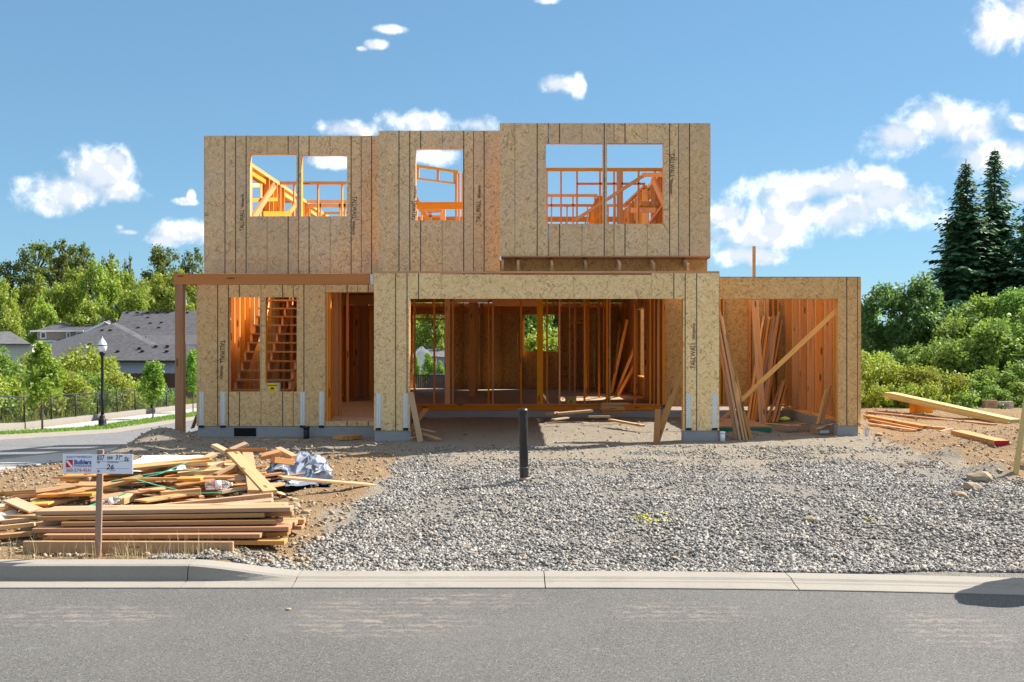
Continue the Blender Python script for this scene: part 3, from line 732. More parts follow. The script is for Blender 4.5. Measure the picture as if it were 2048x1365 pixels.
# third bay rear wall, wing wall, back wall
for a, b_ in ((3.62, 4.75), (4.755, 5.97), (5.975, 6.55)): sheet('osb_panel', a, b_, ZS+.05, ZT-.05, [], DS+.145, .012, M['osb_in'])
for a, b_ in ((3.63, 4.8), (4.805, 5.6)): sheet('osb_panel', a, b_, ZS, ZT, [], 29.2, .012, M['osb_in'])
BH = [(X(826, DB), X(889, DB), ZF, Z(630, DB)), (X(1049, DB), X(1116, DB), Z(703, DB), Z(630, DB))]
for i, a in enumerate(np.arange(-5.92, 3.5, 1.22)): sheet('osb_panel', a, min(a+1.216, 3.61), ZS, ZT, BH, DB, .012, M['osb_in'])
# pent strip above the garage door, sheathing behind rafter stubs
sheet('osb_panel', X(1003, DUR), XR, ZT+.02, Z(512, DUR)+.3, [], DUR+.30, .012, M['osb_in'])
lumber('plate', (X(1001, DUR), DUR+.15, Z(512, DUR)+.02), (XR-.02, DUR+.15, Z(512, DUR)+.02), .26, .03, M['fir_red'], house)
for px in (1003, 1034, 1101, 1168, 1235, 1302, 1369):
    x = X(px, DUR) + .02
    lumber('rafter_stub', (x, DUR+.29, Z(515, DUR)-.05), (x, D1+.12, ZT+.02+.08), .045, .15, M['pine'], house)
lumber('ledger', (X(1001, DUR), DUR+.26, Z(514, DUR)-.012), (XR-.02, DUR+.26, Z(514, DUR)-.012), .038, .02, M['stake'], house)
lumber('header_plate', (X(748, D1)+.02, D1+.075, ZT+.02), (X(1439, D1), D1+.075, ZT+.02), .14, .038, M['pine_o'], house)
# wall framing
def stud(x, y, z0, z1, w=.038, d=.14, mat='fir', axis='x', name='stud'):
    """upright: w across the wall run, d through the wall; axis = direction the wall runs in"""
    return lumber(name, (x, y, z0), (x, y, z1), d if axis == 'x' else w, w if axis == 'x' else d, M[mat], house, up=Vector((1, 0, 0)))
def plate(a, b, mat='fir', w=.14, h=.038, name='plate'): return lumber(name, a, b, w, h, M[mat], house)
def window_trim(h, y, mat='fir', d=.13):
    a, b, c, e = h
    plate((a-.04, y, e+.05), (b+.04, y, e+.05), mat, d, .09, 'header'); plate((a-.04, y, c-.021), (b+.04, y, c-.021), mat, d, .038, 'sill')
    stud(a-.021, y, c, e, mat=mat, d=d-.004, name='trimmer'); stud(b+.021, y, c, e, mat=mat, d=d-.004, name='trimmer')
for h, y in ((hUL[0], DUL+.08), (hUL[1], DUL+.08), (hUM[0], DUM+.08), (hUR[0], DUR+.08), (hUR[1], DUR+.08), (hLL[0], DH+.08), (hLL[1], DH+.08)): window_trim(h, y)
def front_frame(x0, x1, y, z0, z1, holes, step=.406, mat='fir'):
    plate((x0, y, z1-.02), (x1, y, z1-.02), mat); plate((x0, y, z0+.02), (x1, y, z0+.02), mat)
    n = int((x1-x0)/step)
    for i in range(n+1):
        x = x0+.03 + i*(x1-x0-.06)/max(1, n)
        if any(h[0]-.06 < x < h[1]+.06 for h in holes): continue
        stud(x, y, z0+.04, z1-.04, mat=mat)
front_frame(X(408, DUL)+.02, X(757, DUL), DUL+.085, ZD, ZTOP, hUL); front_frame(X(757, DUM)+.02, X(1000, DUM), DUM+.085, ZD, ZTOP, hUM)
front_frame(X(1000, DUR)+.02, XR-.02, DUR+.085, ZD, ZTOP, hUR); front_frame(X(393, DH)+.02, X(652, DH), DH+.085, ZF, ZT, hLL[:2])
# door jambs of the front entry
stud(X(652, DH)+.022, DH+.085, ZF, Z(585, DH), mat='fir_red'); stud(X(652, DH)+.065, DH+.09, ZF, Z(585, DH), mat='fir_red')
plate((X(652, DH), DH+.085, Z(585, DH)+.07), (X(748, DH)+.1, DH+.085, Z(585, DH)+.07), 'fir_red', .13, .13, 'header')
# garage portal: packed posts behind the piers, header beam
for px in (752, 812, 1373, 1433): stud(X(px, D1), D1+.085, ZS+.03, ZT-.1, .075)
stud(X(819, D1)-.02, D1+.085, ZS+.02, Z(598, D1)); stud(X(1366, D1)+.02, D1+.085, ZS+.02, Z(598, D1))
lumber('header', (X(819, D1)-.1, D1+.085, Z(598, D1)+.16), (X(1366, D1)+.1, D1+.085, Z(598, D1)+.16), .12, .31, M['fir'], house)
plate((X(1420, D3), D3+.085, Z(598, D3)+.018), (6.5, D3+.085, Z(598, D3)+.018), 'fir', .13); lumber('header', (X(1420, D3), D3+.085, Z(598, D3)+.19), (6.5, D3+.085, Z(598, D3)+.19), .10, .29, M['fir'], house)
plate((X(1420, D3), D3+.08, ZT-.01), (6.59, D3+.08, ZT-.01), 'stake', .14, .03)
for x in (6.19, 6.23, 6.50): stud(x, D3+.085, ZS+.02, Z(598, D3))
# third bay right wall: studs; pale strips put bounce light into their edge colour
for i in range(8): stud(6.47, D3+.42 + i*.6, ZS+.08, ZT-.05, mat='fir', axis='y'); box('lit_edge_strip', 6.393, 6.399, D3+.40+i*.6, D3+.44+i*.6, ZS+.08, ZT-.05, M['lsl'], house)
plate((6.47, D3+.16, ZS+.04), (6.47, DS+.06, ZS+.04), 'fir'); plate((6.47, D3+.16, ZT-.03), (6.47, DS+.06, ZT-.03), 'fir')
# rear wall of the garage (open studs) and of the third bay
gx = [(829, .038), (868.5, .038), (895, .12), (906, .038), (977, .038), (986, .038), (1042, .038), (1080, .14), (1094, .038), (1119, .038), (1169, .038), (1214, .05), (1219, .038), (1269, .038), (1300, .038), (1308, .038), (1316, .06)]
for px, w in gx: stud(X(px, DS), DS+.02, ZF+.04, ZT, w, mat='fir_red' if w < .1 else 'fir')
plate((-2.46, DS+.02, ZF+.02), (XL2+.03, DS+.02, ZF+.02), 'fir_red'); lumber('rim_joist', (-2.46, DS-.012, ZF-.06), (XL2+.03, DS-.012, ZF-.06), .04, .115, M['fir_red'], house)
for a, b_, y in ((906, 977, 601), (986, 1080, 606)): lumber('header', (X(a, DS), DS+.02, Z(y, DS)), (X(b_, DS), DS+.02, Z(y, DS)), .12, .11 if y < 604 else .16, M['fir_red'], house)
for px in (1441, 1447, 1500, 1536, 1546, 1556): stud(X(px, DS), DS+.06, ZS+.1, ZT-.05)
plate((3.6, DS+.06, ZS+.09), (6.5, DS+.06, ZS+.09), 'fir_red'); stud(3.56, DS+.06, ZS+.1, ZT, .06)
lumber('rim_joist', (-2.46, 21, ZF-.12), (-2.46, DS, ZF-.12), .04, .2, M['fir_red'], house)
# interior posts, partitions on the ground floor
for x, y, w, m in ((X(944, 28), 28, .17, 'fir'), (X(952, 28.4), 28.4, .09, 'fir_red')): stud(x, y, ZF, ZT, w, mat=m)
lumber('transom', (BH[0][0], DB+.06, Z(638.5, DB)), (BH[0][1], DB+.06, Z(638.5, DB)), .1, .05, M['fir_red'], house)
lumber('header', (-5.8, DB-.08, Z(622, DB)), (3.4, DB-.08, Z(622, DB)), .1, .22, M['fir_red'], house)
for x in np.arange(-5.8, 3.5, .61):
    if not any(h[0]-.05 < x < h[1]+.05 for h in BH): stud(x, DB-.08, ZF, ZT, mat='fir_red')
for y in np.arange(24.4, 32.5, .61):
    if not 26.85 < y < 28.8: stud(XL2+.07, y, ZF, ZT, mat='fir', axis='y')
lumber('sill', (XL2+.07, 26.9, .82), (XL2+.07, 28.75, .82), .14, .04, M['fir'], house); lumber('header', (XL2+.07, 26.9, 2.71), (XL2+.07, 28.75, 2.71), .14, .09, M['fir'], house)
for x, y in ((1.7, 30.2), (1.85, 30.2), (2.25, 30.2), (2.55, 30.2), (2.7, 30.2), (2.35, 27.6), (2.0, 27.6)): stud(x, y, ZF, ZT, mat='fir_red')
plate((1.7, 30.2, Z(614, 30.2)), (2.7, 30.2, Z(614, 30.2)), 'fir_red'); plate((1.7, 30.2, Z(646, 30.2)), (2.3, 30.2, Z(646, 30.2)), 'fir_red')
# entry hall: cluster of studs, hall end wall of close-set studs
for px, D, w in ((673, 20.6, .10), (664, 20.2, .05), (681, 20.9, .038)): stud(X(px, D), D, ZF, ZT, w, mat='fir_red')
for i in range(13):
    stud(X(688+i*5.2, 27.5), 27.5, ZF, Z(612, 27.5), .09, mat='fir_red')
lumber('header', (X(686, 27.5), 27.45, Z(600, 27.5)), (X(752, 27.5), 27.45, Z(600, 27.5)), .1, .24, M['fir_red'], house)
stud(X(743, 26.5), 26.5, ZF, 2.6, .08, mat='fir')
# left ground-floor wall studs
for i in range(22): stud(-5.84, 19.7 + i*.406, ZF, ZT, mat='fir', axis='y')
# back of stair hall
for i in range(9): stud(-5.7 + i*.2, 25.6, ZF, ZT, .06, mat='fir_red')
sheet('plywood_sheet', -4.35, -4.02, ZF, 2.55, [], 23.6, .015, M['walk'])
# ground floor deck and upper deck
def deck(z, th, x0, x1, y0, y1, hole=None, mat='floor', nm='subfloor_panel', sx=2.44, sy=1.22):
    y = y0
    while y < y1 - .01:
        x = x0; ye = min(y+sy, y1)
        while x < x1 - .01:
            xe = min(x+sx, x1); parts = [(x, xe)]
            if hole and not (ye <= hole[2] or y >= hole[3]):
                parts = [(a, b_) for a, b_ in ((x, min(xe, hole[0])), (max(x, hole[1]), xe)) if b_-a > .02]
            for a, b_ in parts:
                V = [(a+.002, y+.002), (b_-.002, y+.002), (b_-.002, ye-.002), (a+.002, ye-.002)]
                cx, cy = (a+b_)/2, (y+ye)/2
                me = mesh_py(nm, [(p[0]-cx, p[1]-cy, -th/2) for p in V] + [(p[0]-cx, p[1]-cy, th/2) for p in V], [(3,2,1,0),(4,5,6,7),(0,1,5,4),(1,2,6,5),(2,3,7,6),(3,0,4,7)], M[mat])
                uvl = me.uv_layers.new(name='UVMap')
                for l in me.loops: c = me.vertices[l.vertex_index].co; uvl.data[l.index].uv = (c.x, c.y)
                obj(nm, me, house, Matrix.Translation((cx, cy, z-th/2)))
            x = xe
        y = ye
deck(ZF, .02, -5.9, -2.48, DH+.02, DS); deck(ZF, .02, -5.9, XL2+.1, DS, DB)
HOLE = (-5.78, -4.2, 19.9, 24.6)
deck(ZD, .02, -5.9, -2.5, DUL+.02, 25.0, HOLE); deck(ZD, .02, -2.5, XR-.02, DUM+.02, 25.0); deck(ZD, .02, -5.9, XR-.02, 25.0, DB)
for i in range(20):
    y = DUM+.3 + i*.68
    if y > DB: break
    segs = [(-2.4, XR-.05)] if y < DUL+.15 else [(-5.8, XR-.05)] if not (19.8 < y < 24.7) else [(-4.18, XR-.05)]
    for a, b_ in segs: lumber('floor_joist', (a, y, ZD-.15), (b_, y, ZD-.15), .04, .26, M['fir_red'], house)
for a, b_ in (((-5.9, DB-.03, ZD-.16), (XR-.02, DB-.03, ZD-.16)), ((-5.87, DUL+.1, ZD-.16), (-5.87, DB-.06, ZD-.16)), ((XR-.05, DUR+.4, ZD-.16), (XR-.05, DB-.06, ZD-.16))):
    lumber('rim_joist', a, b_, .04, .29, M['fir_red'], house)
# the stair: treads on notched stringers
stair = None
st_x0, st_x1 = -5.5, -4.37
def stringer(x):
    V = []; n = 14
    prof = []
    for i in range(n):
        yy = 19.5 + .25*i; zz = ZF + .186*(i+1)-.03
        prof += [(yy, zz-.186), (yy, zz)]
    prof.append((19.5+.25*n, ZF+.186*n-.03)); prof.append((19.5+.25*n, ZF+.186*n-.36)); prof.append((19.9, ZF+.002))
    k = len(prof); V = [(x-.02, y, z) for y, z in prof] + [(x+.02, y, z) for y, z in prof]
    Fc = [tuple(range(k)), tuple(reversed(range(k, 2*k)))] + [(i, (i+1) % k, k+(i+1) % k, k+i)[::-1] for i in range(k)]
    return V, Fc
V, Fc = [], []
for x in (st_x0+.03, (st_x0+st_x1)/2, st_x1-.03):
    v, f = stringer(x); b0 = len(V); V += v; Fc += [tuple(i+b0 for i in q) for q in f]
stair = obj('stair', mesh_py('stair', V, Fc, M['fir']), house)
for i in range(14):
    yy = 19.5 + .25*i; zz = ZF + .186*(i+1) - .028
    lumber('tread', (st_x0, yy+.12, zz+.014), (st_x1, yy+.12, zz+.014), .285, .034, M['pine_o'], stair)
# porch post and beams
XP = X(360, 18.45)
lumber('porch_post', (XP, 18.47, -.15), (XP, 18.47, Z(569, 18.4)), .15, .15, M['cedar'], house, .006)
lumber('porch_beam', (X(347, 18.4), 18.45, Z(558.5, 18.4)), (X(741, 18.4), 18.45, Z(558.5, 18.4)), .09, .195, M['beam'], house, .004)
lumber('porch_beam', (XP, 18.5, Z(558.5, 18.4)+.01), (XP, DH, Z(558.5, 18.4)+.01), .09, .15, M['beam'], house)
lumber('porch_beam', (XP, DH-.06, Z(558.5, 18.4)+.01), (-5.92, DH-.06, Z(558.5, 18.4)+.01), .09, .15, M['beam'], house)
box('joist_hanger', X(741, 18.4), X(746.5, 18.4), 18.395, 18.41, Z(569, 18.4), Z(549, 18.4), M['strap'], house)
# concrete stem walls and piers
def conc(name, x0, x1, y0, y1, z0, z1): return box(name, x0, x1, y0, y1, z0, z1, M['concrete'], house, .008)
conc('foundation_wall', X(395, DH), X(748, D1), DH+.01, DH+.2, -.3, ZS-.003)
conc('foundation_wall', X(395, DH), X(395, DH)+.2, DH+.21, DB, -.6, ZS-.003)
conc('foundation_pier', X(749, D1), X(820, D1), D1+.01, D1+.25, -.3, ZS-.003)
conc('foundation_pier', X(1367, D1), X(1437, D1), D1+.01, D1+.25, -.3, ZS-.003)
conc('foundation_pier', X(1676, D3)-.005, 6.55, D3+.01, D3+.25, -.3, ZS-.003)
conc('foundation_wall', 6.37, 6.57, D3+.26, DS+.15, -.3, ZS+.02)
conc('foundation_wall', -2.46, 6.36, DS-.02, DS+.15, -.3, ZS-.03)
conc('foundation_wall', -2.46, -2.28, D1+.26, DS-.03, -.3, ZS-.003)
conc('foundation_wall', 3.3, 3.62, DS+.16, DB, -.6, ZS-.003); conc('foundation_wall', -5.8, 3.6, DB-.2, DB, -1, ZS-.003)
for px in (473.5, ):
    v = box('crawl_space_vent', X(468, DH), X(512, DH), DH+.003, DH+.02, Z(873, DH), Z(857, DH), M['dark'], house)
    box('vent_frame', X(467, DH), X(513, DH), DH+.005, DH+.018, Z(858, DH), Z(856.5, DH), M['black'], house)
# wall-end trim boards at the upper corners
# galvanized hold-down straps
for px, D in ((403, DH), (446, DH), (605, DH), (643, DH), (757, D1), (811.5, D1), (1377.5, D1), (1429.5, D1)):
    t = 784 if D == DH else 787; bb = 851 if D == DH else 856
    s = box('hold_down_strap', X(px, D)-.045, X(px, D)+.045, D-.006, D-.001, Z(bb, D), Z(t, D), M['strap'], house)
    box('strap_foot', X(px, D)-.05, X(px, D)+.05, D-.008, D+.005, Z(bb, D)-.045, Z(bb, D)-.003, M['black'], s)
# upper storey: receding side walls
def side_frame(x, y0, y1, z0, z1, gaps, step=.406, mat='fir'):
    plate((x, y0, z1-.02), (x, y1, z1-.02), mat); plate((x, y0, z1-.06), (x, y1, z1-.06), 'lsl'); plate((x, y0, z0+.02), (x, y1, z0+.02), mat)
    n = int((y1-y0)/step)
    for i in range(n+1):
        y = y0 + i*(y1-y0)/n
        g = [q for q in gaps if q[0] < y < q[1]]
        if g: stud(x, y, z0+.04, g[0][2]-.04, mat=mat, axis='y')
        else: stud(x, y, z0+.04, z1-.08, mat=mat, axis='y')
    for q in gaps: plate((x, q[0], q[2]-.02), (x, q[1], q[2]-.02), mat); plate((x, q[0], q[3]+.05), (x, q[1], q[3]+.05), mat, .1, .1, 'header')
side_frame(X(408, DUL)+.09, DUL+.2, DB, ZD, ZTOP, hol); side_frame(XR-.09, DUR+.2, DB, ZD, ZTOP, [(25.6, 27.0, 4.2, 5.5), (29.2, 31.0, 4.2, 5.5)], mat='fir_red')
def partition(px0, px1, ytop, zt=ZTOP, studs=(), mat='fir_red', D=None, drop=0):
    D = D or (zt-CAMZ)*F/(682.5-ytop); a, b_ = X(px0, D), X(px1, D)
    plate((a, D, zt-.02), (b_, D, zt-.02), mat, .09, .07); plate((a, D, ZD+.02), (b_, D, ZD+.02), mat, .09, .038)
    for px in studs: stud(X(px, D), D, ZD+.04, zt-.055, d=.09, mat=mat)
    return D
partition(535, 775, 365, studs=(588, 636, 684, 730), mat='fir')
d = partition(560, 770, 402, studs=(600, 641, 680, 690, 740), mat='fir'); plate((X(600, d), d, Z(412, d)), (X(770, d), d, Z(412, d)), 'fir', .09, .1, 'header')
partition(610, 770, 425, studs=(650, 700, 760), mat='fir')
d = partition(1040, 1330, 338, studs=(1070, 1094, 1122, 1154, 1200, 1228, 1244, 1277, 1310)); stud(X(1238, d), d, ZD, ZTOP-.05, .1, .1, 'fir_red')
plate((X(1154, d), d, Z(368, d)), (X(1290, d), d, Z(368, d)), 'fir_red', .09, .04)
d = partition(1050, 1195, 390, studs=(1103, 1146, 1190, 1230)); plate((X(1060, d), d, Z(411, d)), (X(1190, d), d, Z(411, d)), 'fir_red', .09, .045)
d = partition(1080, 1260, 410, studs=(1134, 1175, 1216, 1258))
lumber('header', (-5.8, DB-.05, ZTOP-.1), (XR-.1, DB-.05, ZTOP-.1), .1, .16, M['fir_red'], house)
for x in np.arange(-5.6, 3.5, .61): stud(x, DB-.05, ZD, ZTOP-.18, mat='fir_red')
# closet wall running back on the right
for i in range(9): stud(X(1199, 27.9) + .02, 27.9 + i*.406, ZD+.04, ZTOP-.05, axis='y', mat='fir_red')
plate((X(1199, 27.9)+.02, 27.9, ZTOP-.03), (X(1199, 27.9)+.02, 31.5, ZTOP-.03), 'fir_red')
lumber('closet_wall_plate', P(1290, 373, 26.2), P(1247, 413, 30.5), .09, .07, M['fir'], house)
for i in range(9):
    y = 26.2 + i*.5; stud(X(1290, 26.2) - (X(1290, 26.2)-X(1247, 30.5))*i/8.6, y, ZD, ZTOP-.1, axis='y', mat='fir')
# braces
def brace(a, b_, w=.04, h=.09, mat='fir'): return lumber('brace', P(*a), P(*b_), w, h, M[mat], house)
brace((503, 441, 21.6), (549, 371, 22.6), .05, .13); brace((500, 401, 21.7), (552, 399, 23.2), .05, .08); brace((500, 371, 21.7), (517, 371, 22.3), .05, .08)
brace((525, 428, 22.4), (580, 428, 24.2), .05, .11); brace((575, 430, 24.2), (592, 409, 24.6), .05, .10)
brace((1150, 441, 22.5), (1288, 351, 22.2), .04, .07, 'fir_red'); brace((1286, 350, 22.2), (1330, 350, 21.4), .05, .09, 'fir_red'); brace((1305, 357, 22), (1330, 412, 21.3), .05, .14, 'fir_red')
brace((1297, 450, 22.6), (1330, 405, 21.4), .04, .06, 'fir_red'); brace((1263, 421, 24.5), (1313, 421, 23), .05, .12, 'fir_red'); brace((1180, 447, 24), (1205, 425, 24), .04, .07)
sheet('landing_panel', X(1281, 24), X(1318, 24), Z(411, 24), Z(403, 24), [], 24, .7, M['osb_in'])
# stepped ends seen through the small middle window
brace((826, 331.5, 23), (917.5, 344.5, 23), .09, .055, 'lsl'); brace((826, 356.5, 23), (911, 367.5, 23), .09, .035, 'lsl')
for px, y0, y1 in ((836, 335, 356), (876, 341, 361), (909, 346, 366)): lumber('cripple', P(px, y0, 23.03), P(px, y1, 23.03), .08, .05, M['fir'], house, up=Vector((1, 0, 0)))
for px, D in ((912, 23), (918, 23.1), (926, 23.4), (829, 22.6), (833, 23.6), (843, 24)): stud(X(px, D), D, ZD, Z(346, D) if px > 900 else Z(405, D), .045, .09, 'fir')
lumber('beam', P(826, 412, 21.6), P(934, 412, 21.6), .09, .145, M['fir'], house)
brace((831, 397, 21.9), (858, 444, 21.9), .05, .10); brace((838, 419, 23.5), (885, 420, 23.5), .05, .10); stud(X(886, 24), 24, ZD, Z(419, 24), .12, .1, 'fir')
for px in (858, 862): stud(X(px, 26), 26, ZD, Z(423, 26), .04, .09, 'fir_red')
plate(P(858, 433, 26), P(884, 433, 26), 'fir_red', .09, .04); plate(P(853, 424, 26), P(884, 424, 26), 'fir_red', .09, .04)
stud(X(1507, 23.95)+.0, 23.9, ZS+.1, Z(493, 23.9), .07, .04, 'pine', name='stud')
# mill stamps printed on the sheathing
def stamp(key, i, px, y_from, y_to, D, up, words=True):
    par = PANELS[key][i]; L = abs(y_from-y_to)/F*D
    R = Matrix.Rotation(math.radians(90 if up else -90), 4, 'Y')      # about world Y: turns reading direction
    rot = Matrix.Rotation(math.radians(-90 if up else 90), 4, 'Y')
    for s, fr, ln, sz, shr in (('TALLWALL', 0.0, .58, .125, 0.0), ('Windstorm.', .63, .37, .085, .25)):
        w = text('stamp', s, sz, M['ink'], par, Matrix.Identity(4), .0004, shear=shr, bold=.0015)
        wid = max(v.co.x for v in w.data.vertices); k = ln*L/wid
        z = Z(y_from, D) + (fr*L if up else -fr*L); x = X(px, D) + (.05 if up else -.05)
        Mw = Matrix.Translation((x, D-.0015, z)) @ rot @ FRONT @ Matrix.Diagonal((k, 1, 1, 1))
        w.matrix_basis = Mw
stamp('UL', 1, 483, 463, 388, DUL, True); stamp('UL', 2, 710, 393, 471, DUL, False); stamp('UM', 2, 956, 445, 370, DUM, True); stamp('UM', 1, 828, 441, 372, DUM, True)
stamp('UR', 2, 1345, 307, 389, DUR, False); stamp('LL', 0, 446, 681, 760, DH, False); stamp('GR', 1, 1385, 738, 646, D1, True)

# ------------------------------------------------------------------ loose things on the lot
def gz(x, y): return ground_h(x, y)
# lot sign on a stake
sx, sy = X(197, 8.62), 8.62
sign = root('lot_sign', (sx, sy, gz(sx, sy)), 'white lumber supplier lot sign on a wooden stake in front of the plank pile', 'sign')
lumber('stake', (sx-.012, sy+.012, -.12), (sx+.012, sy+.012, Z(900, sy)), .022, .052, M['stake'], sign, .003, up=Vector((1, 0, 0)))
bx0, bx1, bz0, bz1 = X(126, sy), X(266, sy), Z(948, sy), Z(909, sy)
bd = box('board', bx0, bx1, sy-.006, sy-.001, bz0, bz1, M['board'], sign)
def on_board(name, s, u, v, h, mat, wid=None, bold=0, shear=0, rot=0.0):
    t = text(name, s, h, mat, bd, Matrix.Identity(4), .0003, bold=bold, shear=shear)
    w = max(p.co.x for p in t.data.vertices); k = wid*(bx1-bx0)/w if wid else 1
    t.matrix_basis = Matrix.Translation((bx0 + u*(bx1-bx0), sy-.0072, bz1 - v*(bz1-bz0))) @ FRONT @ Matrix.Rotation(rot, 4, 'Z') @ Matrix.Diagonal((k, 1, 1, 1))
on_board('lettering', 'QUALITY MATERIALS BY', .05, .18, .022, M['s_blue'], .37)
on_board('lettering', 'Builders', .165, .50, .052, M['s_blue'], .245, bold=.0016); on_board('lettering', 'FirstSource', .16, .645, .038, M['s_blue'], .25)
on_board('lettering', '360-574-4541', .045, .90, .042, M['s_red'], .36)
on_board('handwriting', '837', .49, .30, .058, M['ink'], .11, .0008, .1, .05); on_board('handwriting', 'NW', .635, .27, .040, M['ink'], .085, .0008, .1); on_board('handwriting', '31', .755, .26, .054, M['ink'], .06, .0008, .1)
on_board('handwriting', 'st', .82, .13, .025, M['ink'], .03, .0006); on_board('handwriting', 'St.', .875, .33, .048, M['ink'], .075, .0008, .2, -.06); on_board('handwriting', '26', .62, .76, .060, M['ink'], .11, .0008, .15, -.05)
on_board('lettering', 'CONTRACTOR', .635, .44, .015, M['ink'], .16); on_board('lettering', 'LOT #', .68, .86, .014, M['ink'], .07)
for v in (.36, .73):
    u0, u1 = bx0+.48*(bx1-bx0), bx0+.95*(bx1-bx0); z = bz1-v*(bz1-bz0); box('rule', u0, u1, sy-.0072, sy-.0062, z-.0008, z+.0008, M['s_blue'], bd)
lx0, lx1, lz0, lz1 = bx0+.045*(bx1-bx0), bx0+.145*(bx1-bx0), bz1-.67*(bz1-bz0), bz1-.28*(bz1-bz0)
lg = box('logo', lx0, lx1, sy-.0072, sy-.0062, lz0, lz1, M['s_red'], bd)
obj('logo_stripe', mesh_py('logo_stripe', [(lx0, sy-.0078, lz1-.01), (lx0+.016, sy-.0078, lz1-.004), (lx1-.003, sy-.0078, lz0+.014), (lx1-.003, sy-.0078, lz0), (lx1-.016, sy-.0078, lz0)], [(0, 4, 3, 2, 1)], M['white']), lg)
for v in (.40, .86): lathe('bolt', [(.009, 0), (.010, .003), (.004, .006)], M['stake'], sign).matrix_basis = Matrix.Translation((sx+.003, sy-.0065, bz1-v*(bz1-bz0))) @ Matrix.Rotation(math.radians(90), 4, 'X')

# the pile of scrap planks
R5 = random.Random(11); GP = 'planks in the scrap lumber pile'
def plank(a, b_, w=.09, t=.038, mat='pine', label='auto', roll=0.0, group=GP, name='plank'):
    o = lumber(name, a, b_, w, t, M[mat], None, .003, roll=roll)
    if label == 'auto':
        c = (Vector(a)+Vector(b_))/2; L = (Vector(b_)-Vector(a)).length
        label = '%s %s %s in the %s part of the scrap heap, %s' % ('short' if L < .5 else 'long' if L > 1.1 else 'medium', 'thin' if t < .035 else 'wide' if w > .1 else 'narrow', {'pine': 'pale plank', 'pine_o': 'orange plank', 'fir': 'deep orange plank'}[mat], 'left' if c.x < -4.3 else 'right' if c.x < -2.4 and c.x > -3.3 else 'middle' if c.x <= -3.3 else 'far right', 'near front' if c.y < 10.6 else 'towards the back' if c.y > 11.6 else 'half way back')
    return tag(o, label, 'plank', group)
LS = 'long plank in the neat front stack of the scrap lumber pile'; GS = 'planks in the front stack of the scrap pile'
for k in range(6):
    n = (6, 6, 5, 5, 4, 3)[k]
    for j in range(n):
        y = 8.98 + j*.15 + R5.uniform(-.03, .03) + (.05*k if j == 0 else .02*k)
        x0 = -4.12 + R5.uniform(-.14, .16); x1 = -2.08 + R5.uniform(-.14, .12); z = .035 + k*.044 + gz(-3.1, y)*.5
        dy = R5.uniform(-.03, .03); w = R5.choice((.09, .14, .14))
        plank((x0, y, z + R5.uniform(-.003, .003)), (x1, y+dy, z + R5.uniform(-.003, .003) + .008*k), w, .038, R5.choice(('pine', 'pine_o', 'pine_o')), 'long plank in the %s layer of the neat front plank stack' % ('bottom', 'second lowest', 'third lowest', 'fourth lowest', 'second highest', 'top')[k], 0, GS)
plank((X(44, 8.72), 8.75, .03), (X(468, 8.72), 8.70, .035), .04, .10, 'pine_o', 'plank lying on edge in front of the scrap pile behind the kerb', 0, None)
# explicit boards seen on top
for a, b_, w, t, m in (((-20, 1047, 9.6), (545, 990, 9.9), .09, .038, 'pine'), ((60, 1048, 9.5), (545, 1003, 9.7), .14, .038, 'pine'), ((-60, 1062, 9.25), (70, 1049, 9.4), .09, .038, 'pine'), ((-60, 1078, 9.15), (68, 1067, 9.3), .09, .038, 'pine_o'),
    ((62, 1005, 10.3), (285, 955, 10.9), .14, .038, 'pine'), ((75, 1012, 10.2), (165, 990, 10.5), .14, .038, 'pine'), ((20, 1000, 10.2), (72, 1022, 9.8), .14, .02, 'pine'), ((150, 955, 11.2), (185, 958, 11.0), .09, .038, 'pine'),
    ((466, 907, 11.8), (540, 985, 9.95), .14, .038, 'pine'), ((495, 908, 11.9), (508, 984, 10.0), .12, .038, 'pine'), ((452, 902, 12.2), (533, 899, 12.3), .09, .038, 'pine_o'), ((428, 891, 12.3), (455, 905, 12.2), .10, .038, 'pine'), ((462, 901, 12.6), (494, 888, 12.7), .14, .038, 'pine'),
    ((375, 934, 11.6), (430, 908, 11.9), .09, .038, 'pine'), ((555, 900, 12.6), (588, 917, 12.4), .09, .07, 'pine_o'), ((520, 915, 12.3), (560, 905, 12.4), .14, .05, 'pine_o'), ((545, 920, 12.2), (585, 925, 12.4), .09, .07, 'pine_o'),
    ((385, 945, 11.2), (445, 930, 11.5), .09, .07, 'pine'), ((355, 948, 11.1), (490, 938, 11.3), .14, .038, 'pine'), ((400, 960, 10.9), (500, 952, 11.1), .09, .038, 'pine'), ((430, 950, 11.0), (470, 931, 11.2), .09, .03, 'pine'), ((480, 935, 11.4), (490, 945, 11.2), .14, .05, 'pine_o'),
    ((320, 990, 10.4), (400, 983, 10.6), .09, .07, 'pine'), ((240, 1003, 10.2), (275, 990, 10.5), .09, .07, 'pine'), ((280, 1003, 10.1), (360, 990, 10.4), .28, .02, 'pine'), ((180, 1000, 10.3), (330, 975, 10.6), .20, .02, 'pine'),
    ((560, 955, 11.5), (748, 971, 12.6), .09, .03, 'pine'), ((505, 980, 11.0), (565, 968, 11.4), .09, .03, 'pine'), ((440, 985, 10.5), (495, 975, 10.7), .09, .038, 'pine'), ((555, 985, 12.0), (590, 1000, 11.5), .09, .02, 'pine')):
    plank(P(*a), P(*b_), w, t, m, roll=R5.uniform(-.15, .15))
